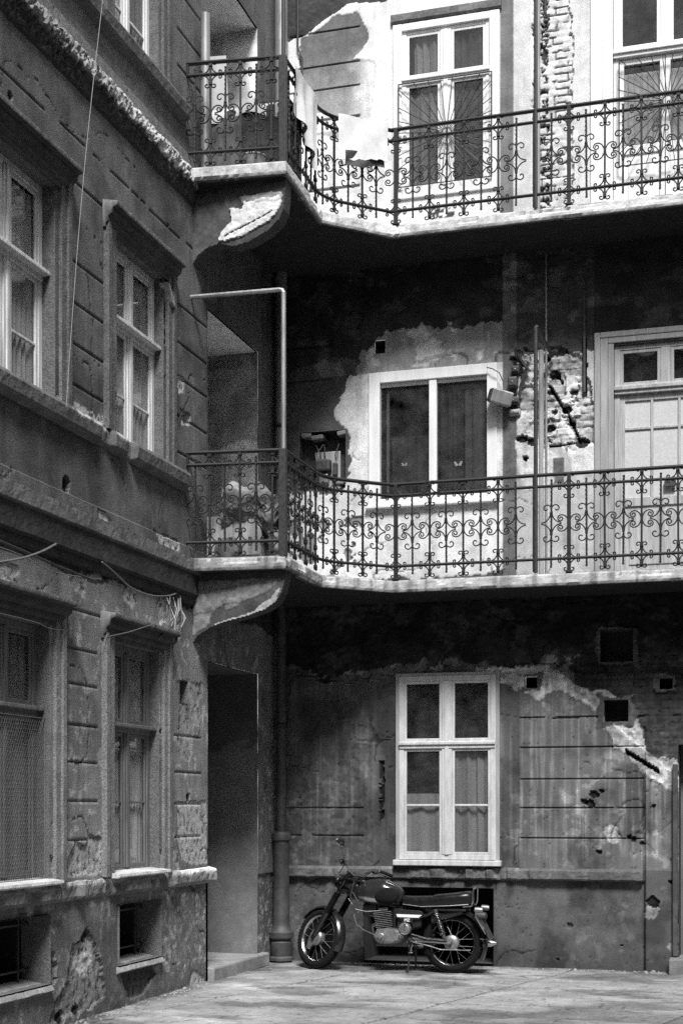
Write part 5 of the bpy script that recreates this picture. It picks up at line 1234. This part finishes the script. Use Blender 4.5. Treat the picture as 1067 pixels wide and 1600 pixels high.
    # front fender
    def fender(c, r, a0, a1, hw, mat, xf, nm, n=26, th=.003, skirt=.03):
        m = MB(); vs = []; k = 9
        for j in range(n + 1):
            q = a0 + (a1 - a0) * j / n
            for o_ in (0, 1):
                for i in range(k):
                    s = -1 + 2 * i / (k - 1); rr = r - skirt * abs(s) ** 2.6 - o_ * th; vs.append((c[0] + rr * cos(q), c[1] + hw * s * (1 - .03 * o_), c[2] + rr * sin(q)))
        fs = []; K = 2 * k
        for j in range(n):
            for i in range(k - 1):
                fs.append((j * K + i, (j + 1) * K + i, (j + 1) * K + i + 1, j * K + i + 1)); fs.append((j * K + k + i, j * K + k + i + 1, (j + 1) * K + k + i + 1, (j + 1) * K + k + i))
            fs.append((j * K, j * K + k, (j + 1) * K + k, (j + 1) * K)); fs.append((j * K + k - 1, (j + 1) * K + k - 1, (j + 1) * K + K - 1, j * K + K - 1))
        for j in (0, n):
            for i in range(k - 1): fs.append((j * K + i, j * K + i + 1, j * K + k + i + 1, j * K + k + i))
        m.add(vs, fs); return m.build(nm, mat, t, True, xf)
    fender(Fc, .352, radians(38), radians(205), .058, 'black_paint', st, 'front_fender')
    for sy in (-1, 1): MB().tube([(Fc[0] - .03, sy * .07, Fc[2] + .1), (Fc[0] + .15 * cos(2.0), sy * .064, Fc[2] + .26), (Fc[0] - .13, sy * .058, Fc[2] + .325)], .006, 6).build('fender_stay', 'chrome', t, False, st)
    fender((0, 0, .315), .365, radians(-8) + pi * .0 + radians(62) + radians(0), radians(208), .072, 'black_paint', idf, 'rear_fender')
    # headlight, instruments, handlebar
    m = MB(); m.lathe([(0, -.16), (.04, -.15), (.078, -.11), (.096, -.04), (.098, .02), (.098, .035)], (1.165, 0, .905), 'x', 28); m.build('headlight', 'black_paint', t, True, st)
    hl = MB().lathe([(.098, .033), (.107, .036), (.107, .052), (.094, .058), (.05, .074), (0, .080)], (1.165, 0, .905), 'x', 28).build('headlight_rim', 'chrome', t, True, st)
    for sy in (-1, 1): MB().tube([(1.09, sy * .095, .88), (1.15, sy * .09, .90)], .012, 6).build('headlight_bracket', 'chrome', t, False, st)
    for sy in (-.055, .05): MB().lathe([(.0, 0), (.036, .0), (.042, .035), (.042, .05), (.034, .056), (0, .056)], (1.07, sy, .975), 'z', 20, Matrix.Rotation(radians(-20), 3, 'Y')).build('instrument', 'cast_dark', t, True, st)
    hb = [(.995, 0, .985), (1.0, .06, .985), (1.02, .11, 1.02), (1.00, .19, 1.075), (.955, .27, 1.085), (.885, .36, 1.06), (.865, .39, 1.055)]
    pts = [(x, -y, z) for x, y, z in hb[::-1]] + hb[1:]
    MB().tube(pts, .0115, 10).build('handlebar', 'chrome', t, True, st)
    for sy in (-1, 1):
        MB().tube([(.955, sy * .275, 1.085), (.93, sy * .305, 1.078), (.87, sy * .39, 1.055)], [.017, .0175, .0185], 12).build('grip', 'rubber', t, True, st)
        MB().tube([(1.0, sy * .225, 1.085), (1.01, sy * .27, 1.085), (.985, sy * .33, 1.066), (.945, sy * .40, 1.05)], [.007, .006, .006, .009], 6).build('lever', 'chrome', t, True, st)
        MB().box((.955, sy * .215, 1.055), (1.02, sy * .265, 1.105), .012).build('switch_block', 'cast_dark', t, False, st)
    # bulb-horn-like indicator at the bar end and second one
    for sy in (-1, 1):
        o = MB().lathe([(0, -.03), (.02, -.028), (.028, -.01), (.028, .012), (.018, .022), (0, .026)], (1.10, sy * .20, .955), 'x', 16); o.tube([(1.10, sy * .18, .955), (1.09, sy * .10, .93)], .007, 6); o.build('indicator', 'alloy', t, True, st)
    mr = MB(); mr.tube([(.97, .235, 1.09), (.985, .27, 1.17), (.99, .30, 1.235)], .0045, 6); mr.build('mirror_stem', 'chrome', t, False, st)
    mc = st(Vector((.99, .31, 1.275))); q = MB(); q.lathe([(0, -.008), (.05, -.006), (.057, .0), (.05, .008), (0, .009)], (0, 0, 0), 'x', 24)
    mm = q.build('mirror', 'chrome', t, True); mm.scale = (1, 1, .72); mm.location = mc; mm.rotation_euler = (radians(28), radians(8), radians(-48))
    for i, (a, b) in enumerate((((1.0, .2, 1.07), (1.13, .08, .76)), ((1.0, -.2, 1.07), (1.12, -.06, .74)), ((1.06, .03, .99), (1.16, .07, .80)))):
        mid = ((a[0] + b[0]) / 2 + .10, (a[1] + b[1]) / 2, (a[2] + b[2]) / 2 + .02); MB().tube([a, mid, b], .0045, 5).build('control_cable', 'cable_black', t, False, st)
    # tank
    secs = [(1.035, 0, .80, .012, .03, 2.4), (1.02, 0, .80, .055, .055, 2.4), (.98, 0, .81, .095, .085, 2.5), (.90, 0, .82, .135, .122, 2.5), (.80, 0, .82, .150, .138, 2.4), (.70, 0, .815, .150, .140, 2.4), (.61, 0, .795, .130, .118, 2.5), (.55, 0, .785, .105, .095, 2.4), (.52, 0, .78, .07, .06, 2.3), (.512, 0, .78, .02, .02, 2.2)]
    fine = []
    for i in range(len(secs) - 1):
        for j in range(4): q = j / 4; fine.append(tuple(secs[i][k] + (secs[i + 1][k] - secs[i][k]) * q for k in range(6)))
    fine.append(secs[-1]); tk = MB().loft(fine, 40).build('fuel_tank', 'tank_paint', t, True)
    for sy in (-1, 1):
        # knee pad and chromed lower flank hug the side of the tank
        def side(x, z):
            for i in range(len(secs) - 1):
                if secs[i][0] >= x >= secs[i + 1][0]:
                    q = (secs[i][0] - x) / (secs[i][0] - secs[i + 1][0]); zc, a, b, p = [secs[i][k] + (secs[i + 1][k] - secs[i][k]) * q for k in (2, 3, 4, 5)]
                    return a * max(0.0, 1 - min(1, abs((z - zc) / b)) ** p) ** (1 / p)
            return 0
        def patch(fn_in, nx, nz, x0, x1, za, zb, off, nm, mat):
            m = MB(); vs = []; idx = {}
            for j in range(nz + 1):
                for i in range(nx + 1):
                    x = x0 + (x1 - x0) * i / nx; z = za + (zb - za) * j / nz; x, z = fn_in(i / nx, j / nz); vs.append((x, sy * (side(x, z) + off), z))
            m.add(vs, [(j * (nx + 1) + i, j * (nx + 1) + i + 1, (j + 1) * (nx + 1) + i + 1, (j + 1) * (nx + 1) + i) for j in range(nz) for i in range(nx)]); ob = m.build(nm, mat, tk, True)
            sm_ = ob.modifiers.new('s', 'SOLIDIFY'); sm_.thickness = .004; sm_.offset = 0; return ob
        def pad(u, v):
            a = 2 * pi * u; r_ = v; return (.665 + .125 * r_ * cos(a) + .012 * r_ * sin(a), .785 + .088 * r_ * sin(a) + .02 * r_ * cos(a) * -1)
        patch(pad, 36, 6, 0, 1, 0, 1, .006, 'knee_pad', 'rubber')
        patch(lambda u, v: (1.00 - .38 * u, .715 + .01 * u + v * (.075 * (1 - u) ** .8 + .012) - .02 * u * (1 - u)), 20, 5, 0, 1, 0, 1, .003, 'chrome_flank', 'chrome')
    MB().lathe([(0, .0), (.035, .0), (.038, .012), (.03, .02), (0, .022)], (.70, 0, .93), 'z', 20).build('filler_cap', 'chrome', tk, True)
    # seat
    ss = [(.53, 0, .755, .05, .02, 3), (.50, 0, .74, .105, .05, 3.2), (.40, 0, .725, .125, .06, 3.4), (.25, 0, .725, .135, .066, 3.4), (.19, 0, .728, .137, .068, 3.4), (.17, 0, .735, .139, .074, 3.4), (.05, 0, .742, .139, .076, 3.4), (-.08, 0, .755, .137, .08, 3.4), (-.17, 0, .765, .130, .082, 3.2), (-.205, 0, .765, .11, .07, 3), (-.22, 0, .765, .05, .03, 2.5)]
    se = MB().loft(ss, 36).build('seat', 'seat_vinyl', t, True)
    for sy in (-1, 1): MB().tube([(.50, sy * .108, .705), (.3, sy * .135, .685), (0, sy * .14, .70), (-.19, sy * .125, .715)], .005, 6).build('seat_trim', 'alloy', se)
    # frame
    m = MB()
    m.tube([(1.06, 0, .90), (.80, 0, .70), (.55, 0, .665), (.1, 0, .64), (-.18, 0, .66)], .024, 10); m.tube([(1.09, 0, .80), (.93, 0, .72), (.62, 0, .60), (.50, 0, .36)], .02, 10)
    for sy in (-1, 1): m.tube([(.52, sy * .07, .60), (.34, sy * .10, .56), (.13, sy * .115, .655), (-.16, sy * .11, .655)], .014, 8); m.tube([(.55, sy * .06, .62), (.42, sy * .09, .36), (.36, sy * .1, .30)], .014, 8)
    m.build('frame', 'black_paint', t, True)
    for sy in (-1, 1): MB().tube([(.42, sy * .085, .33), (.2, sy * .095, .325), (0, sy * .098, .315)], .016, 10).build('swing_arm', 'chrome' if sy > 0 else 'black_paint', t, True)
    # shock absorbers
    for sy in (-1, 1):
        a = Vector((.155, sy * .135, .655)); b = Vector((.055, sy * .115, .345)); d = b - a; m = MB(); m.tube([tuple(a + d * .55), tuple(b)], .020, 12); m.tube([tuple(a - d * .02), tuple(a + d * .16)], .022, 12); m.tube([tuple(a), tuple(b)], .009, 8)
        so_ = m.build('shock_absorber', 'cast_dark', t, True); pts = []
        u1 = d.cross(Vector((0, 1, 0))).normalized(); u2 = Vector((0, 1, 0)); N = 13 * 10
        for i in range(N + 1): q = 2 * pi * i / 10; p = a + d * (.12 + .68 * i / N) + (u1 * cos(q) + u2 * sin(q)) * .026; pts.append(tuple(p))
        MB().tube(pts, .0052, 6).build('spring', 'chrome', so_, True)
    # engine
    e = MB(); e.loft([(.70 + .0, 0, .38, .05, .03, 3), (.735, 0, .37, .10, .085, 3), (.78, 0, .365, .115, .10, 3), (.66, 0, .365, .115, .10, 3), (.52, 0, .36, .11, .10, 3), (.45, 0, .36, .09, .075, 3)][1:3][::-1] + [(.66, 0, .365, .115, .10, 3), (.52, 0, .36, .11, .10, 3), (.45, 0, .36, .09, .075, 3)], 24)
    en = e.build('engine', 'cast_dark', t, True)
    def cover(y0, y1, k, mat, nm, cx=.63, cz=.365, ra=.165, rb=.082):
        m = MB(); n = 40; vs = []
        pr = [(1.0, y0), (1.0, y0 + (y1 - y0) * .5), (.96, y0 + (y1 - y0) * .8), (.86, y1 - .001), (.5, y1 + .003), (.0, y1 + .004)]
        for s_, y in pr:
            for i in range(n):
                a = 2 * pi * i / n; vs.append((cx + ra * s_ * math.copysign(abs(cos(a)) ** .85, cos(a)), y * k, cz + (rb + .012 * cos(a)) * s_ * math.copysign(abs(sin(a)) ** .85, sin(a))))
        m.add(vs, [(j * n + i, j * n + (i + 1) % n, (j + 1) * n + (i + 1) % n, (j + 1) * n + i) for j in range(len(pr) - 1) for i in range(n)]); return m.build(nm, mat, en, True)
    cover(.08, .145, 1, 'alloy', 'clutch_cover', .64, .370, .165, .082); cover(.08, .135, -1, 'alloy', 'generator_cover')
    MB().lathe([(0, -.14), (.045, -.14), (.048, -.15), (.042, -.160), (.03, -.162), (.028, -.175), (0, -.178)][::1], (.735, 0, .36), 'y', 24)
    o = MB(); o.lathe([(.046, .0), (.046, .015), (.038, .022), (.024, .022), (.022, .036), (.012, .05), (0, .05)], (0, 0, 0), 'z', 24); o = o.build('drive_boss', 'alloy', en, True); o.rotation_euler = (radians(-90), 0, 0); o.location = (.725, .140, .36)
    o = MB(); o.lathe([(.03, 0), (.03, .02), (.02, .03), (0, .03)], (0, 0, 0), 'z', 20); o = o.build('kick_boss', 'cast_dark', en, True); o.rotation_euler = (radians(-90), 0, 0); o.location = (.512, .125, .365)
    cy = MB(); cd = Vector((.13, 0, .99)).normalized(); cb = Vector((.70, 0, .44)); cy.tube([tuple(cb), tuple(cb + cd * .17)], .055, 20)
    cl = cy.build('cylinder', 'cast_dark', en, True); rot = Vector((0, 0, 1)).rotation_difference(cd).to_matrix()
    for i in range(10):
        m = MB(); c_ = cb + cd * (.01 + .0185 * i); w = .094 if i > 6 else .089 - .001 * (i == 0) * 8
        m.box((-w, -w * 1.15, -.0025), (w, w * 1.15, .0025), .002); m.v = [tuple(rot @ Vector(p) + c_) for p in m.v]; m.build('cooling_fin', 'alloy', cl)
    m = MB(); c_ = cb + cd * .205; m.box((-.055, -.06, -.02), (.055, .06, .02), .015); m.v = [tuple(rot @ Vector(p) + c_) for p in m.v]; m.build('cylinder_head', 'alloy', cl)
    MB().tube([tuple(cb + cd * .22), tuple(cb + cd * .28 + Vector((.02, .03, 0)))], .014, 8).build('spark_plug', 'cast_dark', cl)
    m = MB(); m.box((.50, -.07, .44), (.62, .07, .66), .02); m.box((.44, -.10, .26), (.80, .10, .33), .02); m.build('dark_frame_fill', 'black_paint', t); MB().box((.80, -.05, .56), (.95, .05, .70), .02).build('dark_tank_fill', 'black_paint', t)  # added dark blocks standing in for the shadow between tank and engine
    m = MB(); m.loft([(.20, 0, .56, .10, .07, 4), (.06, 0, .60, .10, .05, 4), (-.12, 0, .64, .10, .035, 4)], 20); m.build('tool_tray', 'black_paint', t, True)
    m = MB(); m.tube([(.45, .075, .345), (.2, .08, .335), (.05, .085, .33)], .028, 12); m.build('chain_guard', 'cast_dark', t, True)
    m = MB(); m.box((.99, -.06, .74), (1.09, .06, .90), .02); m.build('headstock_cover', 'black_paint', t)
    for i_, (a_, b_) in enumerate((((1.04, .06, .96), (.97, .09, .70)), ((1.05, -.04, .98), (.95, -.02, .72)), ((1.02, .1, .94), (1.0, .10, .60)))): MB().tube([a_, ((a_[0] + b_[0]) / 2 + .05, a_[1] + .02, (a_[2] + b_[2]) / 2), b_], .007, 6).build('wiring_loom', 'cable_black', t)
    # carburettor, exhaust, cables
    m = MB(); m.tube([(.62, 0, .52), (.56, .02, .51), (.50, .02, .51)], .024, 10); m.box((.54, -.02, .455), (.60, .07, .57), .014); m.build('carburettor', 'alloy', t, True)
    m = MB(); m.tube([(.79, -.02, .50), (.87, -.08, .46), (.86, -.13, .34), (.72, -.16, .27), (.45, -.17, .26)], .021, 10); m.tube([(.46, -.17, .26), (.38, -.175, .265), (-.10, -.19, .285), (-.36, -.195, .30), (-.42, -.195, .302)], [.022, .042, .046, .038, .012], 14); m.build('exhaust', 'chrome', t, True)
    MB().tube([(.98, .05, .62), (1.02, .12, .58), (.985, .15, .49), (.90, .15, .43), (.80, .155, .39), (.735, .185, .362)], .004, 6).build('clutch_cable', 'cable_grey', t, True)
    MB().tube([(1.10, .05, .75), (1.02, .06, .64), (.9, .08, .62), (.75, .06, .63)], .004, 6).build('throttle_cable', 'zinc', t, True)
    # side box, round filter with its emblem
    m = MB(); pf = [(.555, .635), (.545, .655), (.32, .645), (.285, .63), (.275, .605), (.33, .565), (.42, .535), (.54, .56), (.56, .60)]; m.prism(pf, .105, .145, 'xz'); sb = m.build('side_box', 'tank_paint', t)
    b_ = sb.modifiers.new('b', 'BEVEL'); b_.width = .008; b_.segments = 3; b_.limit_method = 'ANGLE'
    m = MB(); m.prism([(.559, .605), (.548, .575), (.325, .572), (.288, .60)], .1455, .151, 'xz'); m.build('side_stripe', 'white_enamel', sb)
    m = MB(); m.loft([(.56, 0, .52, .10, .07, 4), (.45, 0, .51, .10, .09, 4), (.31, 0, .53, .10, .06, 4)], 20); m.build('air_box', 'black_paint', t, True)
    m = MB(); m.lathe([(.064, 0), (.066, .01), (.066, .028), (.058, .040), (.050, .038), (.036, .046), (.018, .044), (.012, .05), (0, .052)], (0, 0, 0), 'z', 32); f = m.build('horn', 'alloy', t, True); f.rotation_euler = (radians(-90), 0, 0); f.location = (.470, .12, .455)
    fc = bpy.data.curves.new('lettering', 'FONT'); fc.body = 'MZ'; fc.size = .042; fc.extrude = .0012; fc.align_x = 'CENTER'; fc.offset = .0012
    tmp = bpy.data.objects.new('tmp', fc); COL.objects.link(tmp); dg = bpy.context.evaluated_depsgraph_get(); me = bpy.data.meshes.new_from_object(tmp.evaluated_get(dg)); bpy.data.objects.remove(tmp)
    me.name = 'lettering'; me.materials.clear(); lt = link('lettering', me, 'white_enamel', sb); lt.rotation_euler = (radians(90), 0, pi); lt.location = (.445, .1525 - .0, .532)
    lt['label'] = 'white maker letters under the stripe'
    lp = MB().box((.385, .10, .522), (.505, .150, .568), .004).build('letter_plate', 'black_paint', sb)
    # pegs, pedals, stand
    m = MB(); m.tube([(.40, .11, .315), (.40, .20, .315)], .010, 8); m.tube([(.40, .16, .315), (.40, .235, .315)], .016, 10); m.build('footpeg', 'rubber', t, True)
    m = MB(); m.tube([(.20, .12, .385), (.16, .20, .40)], .011, 8); m.tube([(.165, .17, .40), (.15, .22, .405)], .015, 10); m.build('pillion_peg', 'rubber', t, True)
    m = MB(); m.tube([(.52, .15, .365), (.50, .165, .44), (.47, .17, .50), (.45, .20, .50)], .008, 8); m.build('kick_starter', 'chrome', t, True)
    m = MB(); m.tube([(.52, .15, .345), (.60, .16, .31), (.70, .17, .31)], .007, 8); m.tube([(.70, .165, .31), (.70, .21, .31)], .011, 8); m.build('gear_lever', 'cast_dark', t, True)
    m = MB(); m.tube([(.44, .10, .30), (.42, .13, .20), (.43, .17, .04), (.45, .18, .015)], .011, 8); m.tube([(.44, -.10, .30), (.42, -.13, .20), (.43, -.17, .04), (.45, -.18, .015)], .011, 8); m.tube([(.43, -.13, .2), (.43, .13, .2)], .01, 8); m.build('centre_stand', 'iron', t, True)
    m = MB(); m.tube([(.40, .13, .31), (.405, .14, .25), (.41, .145, .215)], .010, 8); m.box((.385, .13, .205), (.43, .165, .218), .004); m.build('side_stand', 'alloy', t, True)
    m = MB(); m.tube([(.41, .10, .40), (.25, .12, .36), (.05, .125, .345)], .008, 8); m.tube([(.41, .12, .325), (.22, .13, .285), (.10, .125, .25), (-.15, .12, .25), (-.21, .12, .252)], .007, 8); m.build('brake_rod', 'chrome', t, True)
    m = MB(); m.lathe([(.08, .05), (.078, .07), (.06, .085), (.03, .09), (0, .09)], (0, 0, .315), 'y', 30); m.build('brake_drum', 'alloy', t, True)
    m = MB(); m.tube([(.02, .09, .27), (.0, .10, .30), (.03, .10, .33)], .009, 6); m.lathe([(.016, .085), (.016, .11), (0, .112)], (0, 0, .315), 'y', 12); m.build('axle_nut', 'cast_dark', t, True)
    # tail
    m = MB(); m.loft([(-.24, 0, .60, .05, .04, 3), (-.30, 0, .595, .055, .042, 3), (-.345, 0, .59, .05, .036, 3), (-.355, 0, .59, .03, .02, 3)], 18); m.build('tail_light', 'cast_dark', t, True)
    m = MB(); m.prism([(-.30, .56), (-.40, .36), (-.41, .36), (-.31, .56)], -.11, .11, 'xz'); m.build('number_plate', 'cast_dark', t)
    for sy in (-1, 1):
        m = MB(); m.tube([(-.24, sy * .06, .655), (-.26, sy * .17, .66)], .007, 8); m.build('indicator_stem', 'chrome', t)
        m = MB(); m.lathe([(0, -.05), (.022, -.045), (.030, -.015), (.030, .03), (.02, .036), (0, .037)], (-.30, sy * .175, .665), 'x', 18); m.build('indicator', 'alloy', t, True)
    m = MB(); gy = .115
    pts = [(-.13, gy, .69), (-.22, gy, .70), (-.232, gy, .74), (-.236, gy, .83), (-.238, gy - .01, .865), (-.24, gy - .04, .875), (-.24, -gy + .04, .875), (-.238, -gy + .01, .865), (-.236, -gy, .83), (-.232, -gy, .74), (-.22, -gy, .70), (-.13, -gy, .69)]
    m.tube(pts, .009, 8); m.build('grab_rail', 'chrome', t, True)
    m = MB(); m.tube([(-.26, .12, .60), (-.33, .13, .50), (-.375, .13, .42)], [.008, .017, .013], 8); m.build('rear_strut', 'chrome', t, True)
    m = MB(); m.box((-.42, -.09, .355), (-.30, .09, .37), .005); m.build('mud_flap_bracket', 'cast_dark', t)
    return t
motorcycle()

# ------------------------------------------------------------------ the other sides of the court
def court_side(x0, y0, x1, y1, name):
    t = MB().box((x0, y0, -.03), (x1, y1, 12.6)).build(name, 'court_plaster'); t['kind'] = 'structure'; return t
simple('court_plaster', 0.16, 0.9, 0, 0.3, 1.2, 0.5, 60)
court_side(9.6, -20, 10.2, .4, 'court_wall'); court_side(-.4, -20.6, 10.2, -20, 'court_wall')

# ------------------------------------------------------------------ fallen plaster and grit along the foot of the walls
def debris():
    rnd = random.Random(11); mb = MB()
    for i in range(420):
        if i % 2: y = rnd.uniform(-6, -2.2); x = .01 + abs(rnd.gauss(0, .10))
        else: x = rnd.uniform(.3, 4.3); y = -.02 - abs(rnd.gauss(0, .09))
        if i % 9 == 0: x = rnd.uniform(.2, 4.5); y = rnd.uniform(-3.6, -.3)
        r = rnd.uniform(.004, .014) * (2.2 if rnd.random() < .06 else 1); q = rnd.random() * 6
        vs = []
        for (h, k) in ((-.3, 1.0), (.55, .62)):
            for j in range(5): a = q + 2 * pi * j / 5; rr = r * k * rnd.uniform(.7, 1.25); vs.append((x + rr * cos(a), y + rr * sin(a), .004 + r * h))
        mb.add(vs, [(4, 3, 2, 1, 0), (5, 6, 7, 8, 9)] + [(j, (j + 1) % 5, 5 + (j + 1) % 5, 5 + j) for j in range(5)])
    o = mb.build('debris', 'stone'); attr_obj(o, .26, .8, 3, 9); o['kind'] = 'stuff'
debris()
